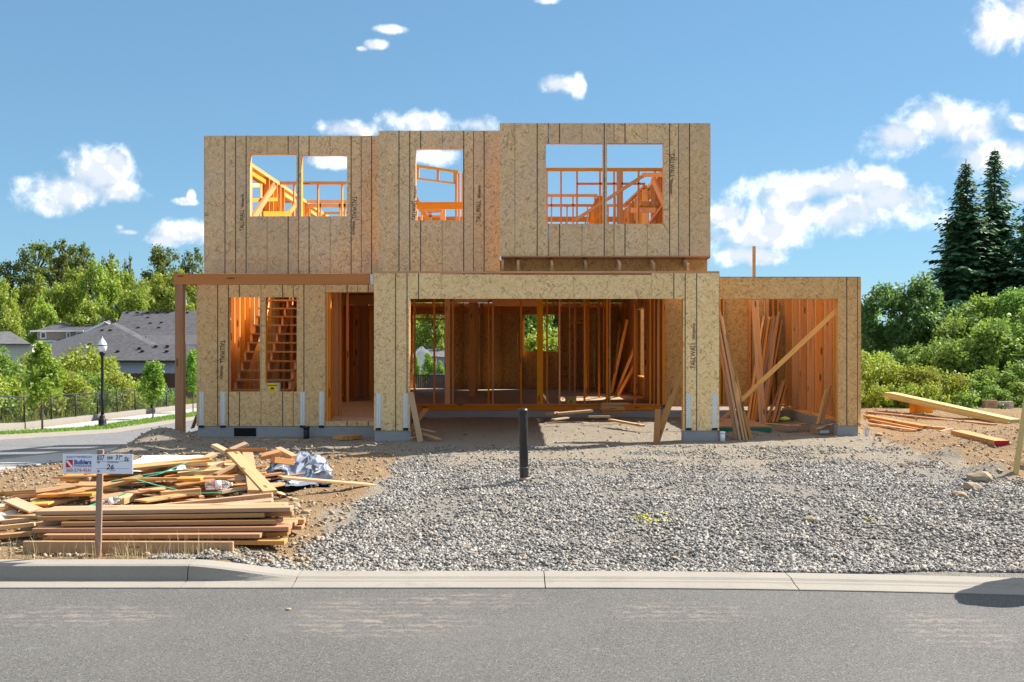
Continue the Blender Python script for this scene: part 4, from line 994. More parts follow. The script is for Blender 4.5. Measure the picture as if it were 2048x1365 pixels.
for i in range(105):        # the body of the heap
    cx, cy = R5.uniform(-5.1, -2.9), R5.uniform(9.9, 12.4)
    q = max(0, 1 - ((cx+3.6)/1.6)**2) * max(0, 1 - ((cy-11.4)/1.6)**2); z = .04 + gz(cx, cy)*.6 + .36*q*R5.random()
    L = R5.choice((.25, .4, .6, .9, 1.3)); an = R5.gauss(.12, .35)
    d = Vector((math.cos(an), math.sin(an), R5.uniform(-.04, .10)))*L/2
    plank(Vector((cx, cy, z)) - d, Vector((cx, cy, z)) + d, R5.choice((.05, .09, .14)), R5.choice((.018, .03, .038)), R5.choice(('pine', 'pine_o', 'fir', 'pine_o')), roll=R5.uniform(-.3, .3))
def strip_band(pts, w, mat, name='strap_band', label=None, cat=None):
    V = []; Fc = []
    for i, p in enumerate(pts):
        p = Vector(p); d = (Vector(pts[min(i+1, len(pts)-1)]) - Vector(pts[max(i-1, 0)])).normalized(); s = d.cross(Vector((0, 0, 1))).normalized()*w/2; u = Vector((0, 0, .0025))
        V += [p-s, p+s, p+s+u, p-s+u]
    for i in range(len(pts)-1):
        for j in range(4): Fc.append((i*4+j, (i+1)*4+j, (i+1)*4+(j+1) % 4, i*4+(j+1) % 4))
    return tag(obj(name, mesh_py(name, V, Fc, M[mat])), label, cat)
strip_band([P(225, 962, 10.75), P(300, 948, 10.85), P(360, 940, 11.0), P(440, 942, 11.3)], .05, 'green', 'plastic_band', 'flat green plastic band lying across the scrap planks', 'band')
strip_band([P(268, 960, 10.6), P(320, 948, 10.7), P(375, 925, 11.2)], .025, 'green', 'plastic_band', 'thin green band curling up beside the white sheet', 'band')
strip_band([P(272, 959, 10.55), P(310, 970, 10.4), P(358, 981, 10.2)], .02, 'green', 'plastic_band', 'thin green band hanging down over dark gap in the planks', 'band')
strip_band([P(168, 1016, 9.95), P(235, 994, 10.3), P(250, 987, 10.35)], .04, 'green', 'plastic_band', 'green band beside the crushed bottle left of the heap', 'band')
strip_band([P(360, 988, 10.15), P(440, 986, 10.3), P(492, 980, 10.4)], .03, 'green', 'plastic_band', 'green band under the clear water bottle', 'band')
# crumpled sheets
def crumple(name, corners, nx, ny, amp, mat, seed, label, cat, sag=0.0, freq=2.2, crest=0.0):
    A, B, C_, Dv = [Vector(c) for c in corners]; V = []; Fc = []
    for j in range(ny+1):
        for i in range(nx+1):
            u, v = i/nx, j/ny; p = (A*(1-u)+B*u)*(1-v) + (Dv*(1-u)+C_*u)*v
            n = mnoise.fractal(Vector((u*freq*2+seed, v*freq+seed*2, seed)), .9, 2.1, 4)
            rd = 1-abs(mnoise.noise(Vector((u*freq*1.6+seed*3, v*freq*1.3, 4)))*2)
            ef = min(1, 4*min(u, 1-u))*min(1, 4*min(v, 1-v)); amp_ = amp*(.25+.75*ef)
            p = p + Vector((n*.12, n*.10, amp_*(.5*n+.6*rd) + crest*math.sin(u*math.pi)*math.sin(v*math.pi) - sag*(abs(u-.5)*2)**2)); V.append(p)
    for j in range(ny):
        for i in range(nx): k = j*(nx+1)+i; Fc.append((k, k+1, k+nx+2, k+nx+1))
    o = obj(name, mesh_py(name, V, Fc, M[mat], False)); so = o.modifiers.new('thick', 'SOLIDIFY'); so.thickness = .003
    return tag(o, label, cat)
crumple('house_wrap', [P(506, 968, 12.0), P(670, 975, 12.5), P(650, 935, 14.2), P(540, 935, 14.0)], 44, 28, .17, 'tarp', 2.3, 'crumpled grey and white plastic wrap at the right end of the scrap pile', 'plastic sheet', crest=.22, freq=3.6)
crumple('plastic_sheet', [P(235, 948, 11.2), P(365, 945, 11.4), P(415, 912, 12.9), P(285, 912, 12.9)], 22, 12, .03, 'wrap', 7.1, 'smooth white plastic sheet lying on the planks behind the sign', 'plastic sheet', crest=.05)
crumple('paper_sheet', [P(-40, 1050, 9.6), P(66, 1028, 10.0), P(20, 1008, 10.6), P(-60, 1010, 10.6)], 12, 8, .03, 'card_p', 4.4, 'pale flat cardboard sheet at left edge beside the scrap pile', 'cardboard', crest=.04)
# bottles
def bottle(p, d, L, label):
    d = Vector(d).normalized(); r = L*.17; M_, _ = frame_from(Vector(p)-d*L/2, Vector(p)+d*L/2); Mw = M_ @ Matrix.Rotation(math.radians(90), 4, 'Y')
    o = root('water_bottle', p, label, 'bottle'); 
    prof = [(r*.8, -.5), (r, -.47), (r, -.3), (r*.93, -.28), (r, -.26), (r, .1), (r*.93, .12), (r, .14), (r, .2), (r*.75, .33), (r*.38, .42), (r*.36, .44)]
    bo = lathe('body', [(a, z*L) for a, z in prof], M['glass'], o, seg=14); bo.matrix_basis = Mw
    l2 = lathe('label', [(r*1.012, -.12*L), (r*1.012, .08*L)], M['wrap'], o, seg=14); l2.matrix_basis = Mw
    l3 = lathe('label_stripe', [(r*1.02, -.14*L), (r*1.02, -.12*L)], M['s_red'], o, seg=14); l3.matrix_basis = Mw
    c = lathe('cap', [(r*.4, .44*L), (r*.4, .5*L), (r*.35, .505*L)], M['white'], o, seg=12); c.matrix_basis = Mw
bottle(P(438, 970, 10.15), (1, .1, .02), .26, 'clear plastic water bottle lying on the scrap planks'); bottle(P(222, 1003, 9.95), (.9, .4, .25), .2, 'crushed clear bottle among the planks right of the sign stake')
# dry grass along the kerb
def blades(name, pts, hmin, hmax, w, mat, seed, lean=.25):
    rs = np.random.RandomState(seed); V = []; Fc = []
    for x, y in pts:
        z = gz(x, y) - .01; h = rs.uniform(hmin, hmax); a = rs.uniform(0, 6.28); c, s = math.cos(a)*w/2, math.sin(a)*w/2; lx, ly = rs.normal(0, lean, 2)*h
        b0 = len(V); V += [(x-c, y-s, z), (x+c, y+s, z), (x+lx*.4+c*.7, y+ly*.4+s*.7, z+h*.6), (x+lx*.4-c*.7, y+ly*.4-s*.7, z+h*.6), (x+lx, y+ly, z+h)]
        Fc += [(b0, b0+1, b0+2), (b0, b0+2, b0+3), (b0+3, b0+2, b0+4)]
    return obj(name, mesh_np(name, V, Fc, mat))
rs = np.random.RandomState(4)
pts = [(rs.normal(X(c, 8.55), .07), rs.uniform(8.47, 8.62)) for c, n in ((170, 14), (190, 12), (240, 40), (262, 30), (300, 14), (345, 18), (380, 16), (60, 10), (420, 12), (110, 8), (10, 14), (480, 8)) for _ in range(n)]
tag(blades('dry_grass', pts, .04, .26, .0045, M['dry'], 2, .28), 'thin dry straw coloured grass growing along the kerb', 'grass', kind='stuff')
pts = [(rs.uniform(-5.5, -1.9), rs.uniform(8.45, 8.6)) for _ in range(700)] + [(rs.uniform(-9, -6.4), rs.uniform(13, 18)) for _ in range(140)]
tag(blades('short_dry_grass', pts, .015, .06, .004, M['dry'], 3, .5), 'short dry grass stubble on the dirt edge', 'grass', kind='stuff')
# black pipe standing in the gravel
px_, py_ = X(1049, 12.75), 12.75
pipe = root('drain_pipe', (px_, py_, gz(px_, py_)), 'black plastic pipe standing upright in the gravel driveway', 'pipe')
tp = Vector((X(1045.5, 12.75), py_, Z(818, 12.75)))
b0_ = Vector((px_, py_, gz(px_, py_)-.15)); ax_ = (tp-b0_)
tube('pipe', [b0_, tp-ax_*.045, tp-ax_*.044, tp, tp], [.056, .056, .056, .056, .046], M['pipe'], pipe, 20)
tube('collar', [tp-ax_*.05, tp-ax_*.004], [.061, .061], M['pipe'], pipe, 20)
tube('green_ring', [b0_+ax_*.30, b0_+ax_*.306], [.0568, .0568], M['green'], pipe, 20); tube('grey_band', [b0_+ax_*.14, b0_+ax_*.185], [.0566, .0566], M['stake'], pipe, 20)
# short pipe stub by the foundation
q = Vector((X(613.5, 19.15), 19.12, 0)); st = root('pipe_stub', q, 'short black capped pipe stub by the left foundation wall', 'pipe')
tube('pipe', [q+Vector((0, 0, -.1)), q+Vector((0, 0, .15))], [.055, .055], M['black'], st, 14); tube('cap', [q+Vector((0, 0, .152)), q+Vector((0, 0, .2))], [.062, .062], M['black'], st, 14)
# white drain caps at pier corners
def drain(px, D, slab, label):
    p = Vector((X(px, D), D-.05, gz(X(px, D), D))); o = root('pipe_stub', p, label, 'pipe')
    tube('pipe', [p+Vector((0, 0, -.05)), p+Vector((0, 0, .16))], [.04, .045], M['white'], o, 14)
    if slab: lumber('flap', p+Vector((-.16, 0, .27)), p+Vector((.1, -.02, .12)), .12, .012, M['white'], o)
    else: tube('rim', [p+Vector((0, 0, .14)), p+Vector((0, 0, .175))], [.052, .052], M['white'], o, 14)
drain(1444, D1, False, 'small white plastic pipe at the right garage pier'); drain(1732, D3, True, 'white plastic pipe with tilted flap at the far right pier')
# nail boxes
def nail_box(p, w, d, h, rz, label, openf=False):
    o = root('nail_box', p, label, 'box', rz=rz); Mr = WM[o.name]
    def b(name, x0, x1, y0, y1, z0, z1, m, par=o):
        bm = bmesh.new(); box_bm(bm, x0, x1, y0, y1, z0, z1); return bm_obj(name, bm, M[m], par, Mr.copy())
    b('carton', -w/2, w/2, -d/2, d/2, 0, h, 'card_p'); fl = b('front_label', -w*.3, w*.32, -d/2-.003, -d/2-.001, h*.08, h*.68, 'yellow')
    b('top_label', -w*.3, w*.32, -d/2-.003, -d/2-.001, h*.78, h*.96, 'yellow'); b('dark_band', -w*.35, w*.34, -d/2-.0045, -d/2-.0025, h*.69, h*.77, 'ink')
    b('print', -w*.1, w*.12, -d/2-.005, -d/2-.0035, h*.30, h*.5, 'ink', fl); b('print', -w*.2, w*.2, -d/2-.005, -d/2-.0035, h*.18, h*.22, 'ink', fl)
    if openf:
        for s in (-1, 1): lumber('flap', Mr @ Vector((s*w/2, 0, h)), Mr @ Vector((s*w*.8, 0, h*.55)), d*.9, .004, M['card'], o)
nail_box((X(546.5, DH+.1), DH+.07, Z(784, DH)), .27, .12, .165, .05, 'yellow and grey nail carton sitting on the left window sill')
nail_box((X(1141, 24.7), 24.6, ZF+.001), .26, .2, .17, 0, 'open yellow nail carton on the floor inside the garage wall', True)
# loose lumber around the garage
def lone(a, b_, w, t, mat, label, roll=0.0, group=None, up=Vector((0, 0, 1))): return tag(lumber('plank', a, b_, w, t, M[mat], None, .003, roll=roll, up=up), label, 'plank', group)
for k in range(6):
    z = Z(826, 23.3) + .038*k + .02
    lone((X(1199, 23.3)+R5.uniform(-.05, .05), 23.25+R5.uniform(-.04, .04), z), (X(1250, 23.3)+R5.uniform(-.06, .08), 23.3+R5.uniform(-.05, .05), z), .19, .037, 'pine_o', 'short board in the small stack at the back of the garage', 0, 'stack of short boards in the garage')
lone(P(1113, 828, 22.4), P(1183, 822, 22.6), .2, .05, 'pine', 'thick pale board lying left of the small garage stack', 0)
lone(P(1152, 818, 23.4), P(1200, 817, 23.6), .09, .04, 'pine_o', 'thin board behind the pale thick board in the garage')
lone(P(1095, 828, 22.6), P(1113, 826, 22.4), .14, .05, 'pine', 'small pale offcut at the edge of the garage sunlight')
lone(P(1177, 834, 21.7), P(1220, 833.5, 21.7), .06, .04, 'pine', 'narrow stick below the small garage stack')
lone(P(1105, 840, 21.3), P(1135, 836, 21.6), .12, .03, 'pine', 'flat offcut nearest the garage shadow edge')
lone(P(1220, 840, 21.3), P(1286, 852, 20.2), .1, .04, 'pine', 'plank lying slantwise in the garage sunlight')
# braces propped at the piers
lone((X(843, 18.2), 18.0, gz(-1.6, 18.0)+.005), (X(822, 18.3), 18.22, Z(785, 18.3)), .1, .03, 'pine', 'pale board leaning against the left garage pier', up=Vector((0, 1, 0)))
lone((X(820, 18.6), 18.6, Z(860, 18.6)), (X(851, 19.4), 19.6, Z(820, 19.5)), .09, .04, 'pine_o', 'orange board on the garage floor behind the left pier')
for i, (a, b_) in enumerate((((822, 866, 18.6), (850, 868, 18.9)), ((850, 870, 18.5), (880, 880, 18.2)), ((822, 877, 18.1), (834, 876, 18.2)), ((822, 855, 18.8), (870, 864, 19.0)))): lone(P(*a), P(*b_), .09, .03, 'pine_o', 'small offcut on the ground beside the left garage pier', 0, 'offcuts beside the left garage pier')
lone((X(1311, 18.0), 17.9, gz(2.5, 17.9)-.05), (X(1314, 18.0), 17.9, Z(819, 17.9)), .05, .10, 'pine_o', 'short upright stake in front of the right garage pier', up=Vector((1, 0, 0)))
lone((X(1312, 18.0), 18.0, gz(2.5, 18)), (X(1361, 18.2), 18.25, Z(745, 18.2)), .04, .11, 'pine_o', 'board leaning against the right garage pier', up=Vector((1, 0, 0)))
# leaning bundle right of the pier
for i, (bx, txp, D_) in enumerate(((1487, 1440, 18.5), (1493, 1443, 18.55), (1499, 1447, 18.6), (1479, 1438, 18.45), (1503, 1440, 18.75), (1472, 1437, 18.6))):
    lone((X(bx, D_), D_, gz(X(bx, D_), D_)-.01), (X(txp, D_+.3), D_+.35, Z(625 + i*9, D_+.3)), .09, .04, 'pine' if i % 2 else 'pine_o', 'long stud in the bundle leaning on the right garage pier', up=Vector((1, 0, 0)), group='studs leaning on the right garage pier')
# bundle leaning at the back of the third bay
for i in range(15):
    t = i/14; bxp = 1493 + 34*t + R5.uniform(-3, 3); txp = 1521 + 36*t + R5.uniform(-3, 3); Db = 22.6 + .5*R5.random()
    lone((X(bxp, Db), Db, gz(5, Db)), (X(txp, DS), DS-.10-.06*R5.random(), Z(636 + R5.uniform(-2, 10) - (18 if i == 13 else 0), DS)), .038, .09, R5.choice(('pine_o', 'fir', 'pine_o')), 'long stud in the bundle leaning on the third bay rear wall', up=Vector((0, 1, 0)), group='studs leaning in the third bay')
for i, (bx, txp, ty) in enumerate(((1531, 1562, 776), (1545, 1569, 762), (1552, 1573, 772), (1537, 1576, 780))): lone((X(bx, 22.4), 22.4, gz(5.6, 22.4)), (X(txp, 23.1), 23.2, Z(ty, 23.1)), .04, .09, 'pine_o', 'short board leaning in the back corner of the third bay', up=Vector((0, 1, 0)), group='short boards in the third bay corner')
tag(lumber('post', (X(1526, 21.2), 21.2, gz(5, 21.2)), (X(1509, 21.4), 21.4, Z(602, 21.4)), .04, .14, M['fir'], None, .003, up=Vector((1, 0, 0))), 'single upright orange board standing in the third bay', 'plank')
lone((X(1484, 20.6), 20.6, Z(800, 20.6)), (X(1674, 19.62), 19.62, Z(621, 19.62)), .03, .09, 'lsl', 'long pale diagonal brace across the third bay opening')
lone((X(1440, 20.4), 20.4, Z(843, 20.4)), (X(1486, 20.6), 20.6, Z(800, 20.6)), .03, .06, 'pine_o', 'lower end board of the diagonal brace in the third bay')
for i, (bx, txp, ty) in enumerate(((1633, 1653, 780), (1640, 1660, 774))): lone((X(bx, 19.9), 19.9, gz(6, 19.9)+.08), (X(txp, 20.6), 20.6, Z(ty, 20.6)), .04, .09, 'pine_o' if i else 'pine', 'board leaning on the right wall of the third bay', up=Vector((0, 1, 0)), group='boards leaning on the third bay right wall')
o = root('plywood_stack', (4.4, 20.6, gz(4.4, 20.6)), 'low stack of green edged strand board sheets on the third bay floor', 'boards')
for k in range(4):
    me = box('sheet', 3.85+.02*k, 5.05, 19.9+.015*k, 22.0, .03+.022*k, .05+.022*k, M['green_edge' if k < 3 else 'osb_in'], o)
box('top_sheet', 3.86, 5.04, 19.92, 21.99, .1185, .13, M['pine_o'], o)
o = root('carton', (5.95, 19.75, gz(5.95, 19.75)), 'small open cardboard carton beside the third bay pier', 'box', rz=.3)
for nm, a in (('side', (-.14, -.13, -.12, .12)), ('side', (.13, .14, -.12, .12)), ('front', (-.14, .14, -.13, -.12)), ('back', (-.14, .14, .12, .13))):
    bm = bmesh.new(); box_bm(bm, a[0], a[1], a[2], a[3], 0, .17); bm_obj(nm, bm, M['card'], o, WM[o.name].copy())
bm = bmesh.new(); box_bm(bm, -.1, .1, -.133, -.1305, .02, .07); bm_obj('print_label', bm, M['board'], o, WM[o.name].copy())
for a, b_, l in (((1570, 853, 20.0), (1612, 848, 20.6), 'thin lath on the third bay floor near the carton'), ((1530, 847, 20.5), (1600, 852, 20.0), 'long thin lath across the third bay floor'), ((1635, 858, 19.5), (1668, 848, 19.8), 'broken offcut beside the far right pier')): lone(P(*a), P(*b_), .09, .015, 'pine', l)
def blob(name, p, r, mat, label, cat, seed, flat=.6):
    bm = bmesh.new(); bmesh.ops.create_icosphere(bm, subdivisions=2, radius=1)
    for v in bm.verts:
        n = 1 + .35*mnoise.noise(v.co*1.4 + Vector((seed, 0, seed))); v.co = Vector((v.co.x*r*n*1.2, v.co.y*r*n, v.co.z*r*n*flat))
    return tag(bm_obj(name, bm, M[mat], None, Matrix.Translation(Vector(p))), label, cat)
M['lime'] = m_flat('lime_plastic', (.42, .55, .03), .4, .1); M['orange'] = m_flat('orange_plastic', (.65, .16, .05), .4, .1)
blob('rag', P(1571, 838, 20.4), .09, 'lime', 'bright lime and orange glove on the third bay floor', 'glove', 3, .45)
for i, (px, py, D, r, l) in enumerate(((590, 1008, 11.0, .06, 'pale fist sized stone on the dirt right of the plank pile'), (613, 1017, 10.7, .05, 'dark brown stone right of the plank pile'), (1757, 871, 19.3, .07, 'brown rock by the far right pier'), (1942, 995, 12.0, .10, 'brown rock at the right edge of the gravel'), (1960, 965, 13.0, .14, 'flat dirt lump near the trench'), (1975, 930, 14.3, .12, 'dirt lump at trench rim'), (2015, 935, 14.2, .18, 'large clay lump behind the slanted stake'), (1960, 955, 13.3, .07, 'round stone beside the trench'), (1918, 1005, 11.6, .07, 'angular clod on the right gravel'), (1620, 1040, 10.2, .06, 'dark angular rock in the gravel'))):
    blob('rock', (X(px, D), D, gz(X(px, D), D)+r*.25), r, 'rock', l, 'rock', i*3.3, .65)
blob('pebble', (X(577, 7.35), 7.35, -.135), .018, 'rock', 'single pebble lying on the asphalt street', 'pebble', 1)
# timber on the right of the house
for i in range(6):
    r, c = i // 2, i % 2
    lone(P(1786, 795, 26) + Vector((.0, c*.3, r*.048)), P(2030, 850, 22.2) + Vector((0, c*.3, r*.048)), .29, .045, 'lvl', 'long yellow laminated plank in the tilted stack by the bushes', group='tilted stack of laminated planks')
tag(box('wood_block', X(1822, 25.6), X(1860, 25.6), 25.4, 25.7, gz(10, 25.5)-.02, Z(808, 25.6), M['fir'], None, .005), 'orange timber block propping the laminated plank stack', 'block')
for a, b_, w, t, m, l in (((1735, 824, 25.2), (1990, 853, 21.8), .14, .04, 'pine_o', 'longest orange board on the dirt right of the house'), ((1735, 834, 24.0), (1855, 860, 20.8), .20, .05, 'pine_o', 'wide orange board on the dirt right of the house'), ((1740, 845, 22.8), (1840, 866, 20.2), .09, .04, 'pine_o', 'narrow board nearest the far right pier'), ((1740, 852, 21.8), (1830, 866, 20.0), .09, .04, 'pine', 'pale board under the orange boards right of the house'),
     ((1850, 858, 20.9), (1893, 858, 20.6), .14, .05, 'pine', 'short pale board at the end of the orange boards'), ((1880, 866, 20.3), (1905, 861, 20.8), .05, .02, 'pine', 'thin white lath on the dirt at right')):
    a, b_ = P(*a), P(*b_); a.z = gz(a.x, a.y) + t*.7; b_.z = gz(b_.x, b_.y) + t*.7; lone(a, b_, w, t, m, l)
a, b_ = P(1915, 882, 18.4), P(2004, 893, 17.0); a.z = gz(a.x, a.y)+.05; b_.z = gz(b_.x, b_.y)+.045
rb = root('red_ended_beam', (a+b_)/2, 'thick board with red painted end lying on the dirt at right', 'plank')
lumber('board', a, b_, .26, .085, M['pine_o'], rb, .004); d_ = (b_-a).normalized(); lumber('red_end', b_+d_*.001, b_+d_*.006, .258, .083, M['red'], rb)
lone((X(2027, 13.6), 13.6, gz(X(2027, 13.6), 13.6)-.2), (X(2062, 13.6), 13.7, Z(790, 13.6)), .05, .06, 'lvl', 'yellow wooden stake leaning at the right edge beside the trench', up=Vector((1, 0, 0)))
for px0, px1, y0, y1, D, m, l in ((1970, 1996, 804, 819, 27.2, 'card', 'orange brown carton beside the bushes at right'), (1996, 2028, 805, 819, 27.3, 'card_p', 'grey brown carton beside the bushes at right')):
    x0, x1 = X(px0, D), X(px1, D); z0 = gz(x0, D); hh = (y1-y0)/F*D
    o = root('cardboard_box', ((x0+x1)/2, D, z0), l, 'box'); bm = bmesh.new(); box_bm(bm, x0, x1-.01, D, D+.3, z0, z0+hh, .006); bm_obj('body', bm, M[m], o)
    lumber('flap', (x0, D+.06, z0+hh+.003), (x1-.01, D+.06, z0+hh+.006), .12, .004, M[m], o); lumber('flap', (x0, D+.24, z0+hh+.003), (x1-.01, D+.24, z0+hh+.02), .12, .004, M[m], o)
    box('print_panel', (x0+x1)/2-.08, (x0+x1)/2+.08, D-.002, D+.001, z0+hh*.3, z0+hh*.75, M['stake'], o)
lone(P(1975, 822, 26.6), P(2060, 822, 26.6), .2, .03, 'pine_o', 'orange board under the two cartons at right')
# wood scraps in the front shade
for a, b_, w, t, m, l in (((675, 878, 18.6), (715, 868, 19.0), .26, .07, 'pine_o', 'short thick offcut on the ground before the front door'), ((525, 879, 18.6), (595, 876, 18.7), .08, .02, 'pine', 'thin stick on shaded ground before the left wall'), ((380, 904, 16.2), (432, 903, 16.4), .16, .02, 'pine', 'flat board behind the scrap pile in the shade'), ((385, 857, 20.5), (395, 830, 20.5), .2, .02, 'stake', 'dark board leaning on the left corner of the house')):
    a, b_ = P(*a), P(*b_)
    if 'leaning' not in l: a.z = gz(a.x, a.y)+t*.6; b_.z = gz(b_.x, b_.y)+t*.6
    lone(a, b_, w, t, m, l)
# planks leaning inside the living room
for i, (a, b_) in enumerate((((1232, 790, 28.5), (1268, 697, 27.0)), ((1236, 792, 27.8), (1270, 730, 26.5)), ((1226, 784, 29.5), (1240, 650, 30.0)), ((1222, 786, 29.2), (1254, 640, 29.4)))):
    a, b_ = P(*a), P(*b_); a.z = ZF+.03; lone(a, b_, .04, .09, 'fir', 'plank leaning in the back corner of the living room', group='planks leaning in the living room')

# ------------------------------------------------------------------ street furniture, fence, far houses, vegetation
def lamp(x, y, H, label, first=[None]):
    z = zs(y)+.03 if x < -9 else zs(y)
    if first[0] is not None:
        return copy_tree(first[0], Matrix.Translation((x, y, z)) @ Matrix.Scale(H/4.0, 4), label)
    o = root('street_lamp', (x, y, z), label, 'street lamp', 'street lamps')
    lathe('base', [(.20, 0), (.20, .06), (.17, .10), (.17, .30), (.14, .36), (.11, .42), (.10, .50), (.075, .55)], M['black'], o, (x, y, z))
    lathe('pole', [(.075, .5), (.07, 1.2), (.078, 1.22), (.078, 1.26), (.068, 1.28), (.055, 3.05), (.075, 3.1), (.06, 3.16)], M['black'], o, (x, y, z))
    lathe('fitter', [(.07, 3.14), (.12, 3.2), (.13, 3.3), (.10, 3.34)], M['black'], o, (x, y, z))
    g = lathe('globe', [(.09, 3.33), (.15, 3.40), (.195, 3.52), (.205, 3.62), (.19, 3.66), (.14, 3.78), (.07, 3.88), (.03, 3.92)], M['globe'], o, (x, y, z), 20)
    lathe('finial', [(.03, 3.91), (.035, 3.94), (.012, 3.97), (.005, 4.02)], M['globe'], o, (x, y, z)); lathe('band', [(.208, 3.60), (.212, 3.62), (.208, 3.64)], M['metal_dark'], g, (x, y, z), 20)
    first[0] = o; return o
lamp(-18.2, 45.5, 4.0, 'near black street lamp with white acorn globe on the left verge'); lamp(-18.2, 57.4, 4.0, 'second street lamp partly hidden behind the porch post')
lamp(X(857, 95), 95, 4.2, 'distant street lamp seen through the back doorway'); lamp(X(851, 108), 108, 4.0, 'smaller distant street lamp behind the other in the doorway')
# chain link fence
fence = root('chain_link_fence', (-21.05, 30, zs(30)), 'dark chain link fence along the far sidewalk on the left', 'fence')
ys = list(np.arange(26, 96, 2.6)); FH = 1.15
def fz(y): return zs(y) + .28
for y in ys:
    s = tube('post', [(-21.05, y, fz(y)-.1), (-21.05, y, fz(y)+FH)], .04, M['metal_dark'], fence, 8)
tube('top_rail', [(-21.05, y, fz(y)+FH-.03) for y in ys], .03, M['metal_dark'], fence, 6); tube('bottom_rail', [(-21.05, y, fz(y)+.06) for y in ys], .012, M['metal_dark'], fence, 6)
V, Fc = [], []
for y in np.arange(26, 90, .11):
    for s in (-1, 1):
        a = Vector((-21.05, y, fz(y)+.05)); b_ = Vector((-21.05, y+s*.55, fz(y)+FH-.04)); b0 = len(V); t = .006
        V += [a+Vector((0, -t, 0)), a+Vector((0, t, 0)), b_+Vector((0, t, 0)), b_+Vector((0, -t, 0))]; Fc.append((b0, b0+1, b0+2, b0+3))
tag(obj('wire_mesh', mesh_py('wire_mesh', V, Fc, M['metal_dark']), fence), kind='stuff')
# grass verge
rs = np.random.RandomState(8)
def vblades(n):
    V = []; Fc = []
    for i in range(n):
        y = 30 + 60*rs.rand()**1.5; x = rs.uniform(-18.85, -17.25); z = zs(y)+.025; h = rs.uniform(.05, .13); a = rs.uniform(0, 6.28); c, s = math.cos(a)*.02, math.sin(a)*.02; lx, ly = rs.normal(0, .03, 2); b0 = len(V)
        V += [(x-c, y-s, z), (x+c, y+s, z), (x+lx, y+ly, z+h)]; Fc.append((b0, b0+1, b0+2))
    return V, Fc
V, Fc = vblades(16000); tag(obj('verge_grass', mesh_np('verge_grass', V, Fc, M['grass'])), 'bright green mown grass strip along the far kerb', 'grass', kind='stuff')
# weeds beyond the fence
V, Fc = [], []
for i in range(9000):
    y = rs.uniform(40, 92); x = rs.uniform(-34, -21.3); z = h_base(x, y); h = rs.uniform(.25, .9); c = rs.uniform(.02, .05); lx, ly = rs.normal(0, .12, 2); b0 = len(V)
    V += [(x-c, y, z), (x+c, y, z), (x+lx, y+ly, z+h)]; Fc.append((b0, b0+1, b0+2))
tag(obj('tall_weeds', mesh_np('tall_weeds', V, Fc, M['leaf_yel'])), 'tall yellowish weeds behind the chain link fence', 'weeds', kind='stuff')

def leaves_np(centers, radii, n, size, rs, asp=.6, flat=.3, shell=.55):
    """n leaf-sized rhombs spread through clumps"""
    centers = np.array(centers); radii = np.array(radii); k = len(centers)
    w = radii.prod(1)**(2/3); idx = rs.choice(k, n, p=w/w.sum())
    d = rs.normal(size=(n, 3)); d /= np.linalg.norm(d, axis=1)[:, None]
    r = shell + (1-shell)*rs.rand(n)**.6; r *= rs.choice([1, .65], n, p=[.72, .28])
    p = centers[idx] + d*radii[idx]*r[:, None]
    nr = d*.5 + rs.normal(size=(n, 3))*.75; nr[:, 2] += flat; nr /= np.linalg.norm(nr, axis=1)[:, None]
    t = np.cross(nr, rs.normal(size=(n, 3))); t /= np.linalg.norm(t, axis=1)[:, None]; b = np.cross(nr, t)
    s = size*rs.uniform(.6, 1.35, n)[:, None]
    V = np.stack([p - t*s, p + b*s*asp + nr*s*.12, p + t*s, p - b*s*asp + nr*s*.12], 1).reshape(-1, 3)
    Fc = np.arange(n*4).reshape(n, 4)
    return V, Fc
def clumps(rs, n, rx, rz, zc, lo=.16, hi=.34, shape='round'):
    C = []; R = []
    while len(C) < n:
        p = rs.uniform(-1, 1, 3); q = np.linalg.norm(p)
        if q > 1 or q < .25: continue
        sx = 1.0
        if shape == 'cone': sx = .35 + .65*(1 - (p[2]+1)/2)
        c = np.array([p[0]*rx*sx*.85, p[1]*rx*sx*.85, zc + p[2]*rz*.88]); r = rs.uniform(lo, hi)
        C.append(c); R.append((r*rx, r*rx, r*rx*1.05))
    return C, R
def make_tree(name, seed, H, rx, trunk_h, nclump, nleaf, leaf, mat, shape='round', lo=.16, hi=.34, tr=None, low=0.0, flat=.3, loose=False):
    """returns trunk mesh and crown mesh, base at the origin"""
    rs = np.random.RandomState(seed); rz = (H - trunk_h*(1-low))/2; zc = H - rz
    C, R = clumps(rs, nclump, rx, rz, zc, lo, hi, shape)
    V, Fc = leaves_np(C, R, nleaf, leaf, rs, flat=flat, shell=.1 if loose else .28)
    crown = mesh_np(name+'_crown', V, Fc, mat)
    r0 = tr or H*.016; TV, TF = tube_v([(0, 0, -.3), (0.02*H*.2, 0, H*.3), (0, .01*H, H*.62), (.01*H, 0, H*.9)], [r0*1.2, r0*.9, r0*.55, r0*.15], 7)
    for c in sorted(C, key=lambda q: rs.rand())[:min(30 if loose else 14, nclump)]:
        z0 = max(trunk_h*.6, c[2] - (.25*rz + .3*np.hypot(c[0], c[1]))); z0 = min(z0, H*.75)
        v, f = tube_v([(0, 0, z0), (c[0]*.5, c[1]*.5, (z0+c[2])/2 + .05*H*.3), tuple(c)], [r0*.45, r0*.28, r0*.08], 5, False); b0 = len(TV); TV += v; TF += [tuple(i+b0 for i in q) for q in f]
    trunk = mesh_py(name+'_trunk', TV, TF, M['bark'], True)
    return trunk, crown
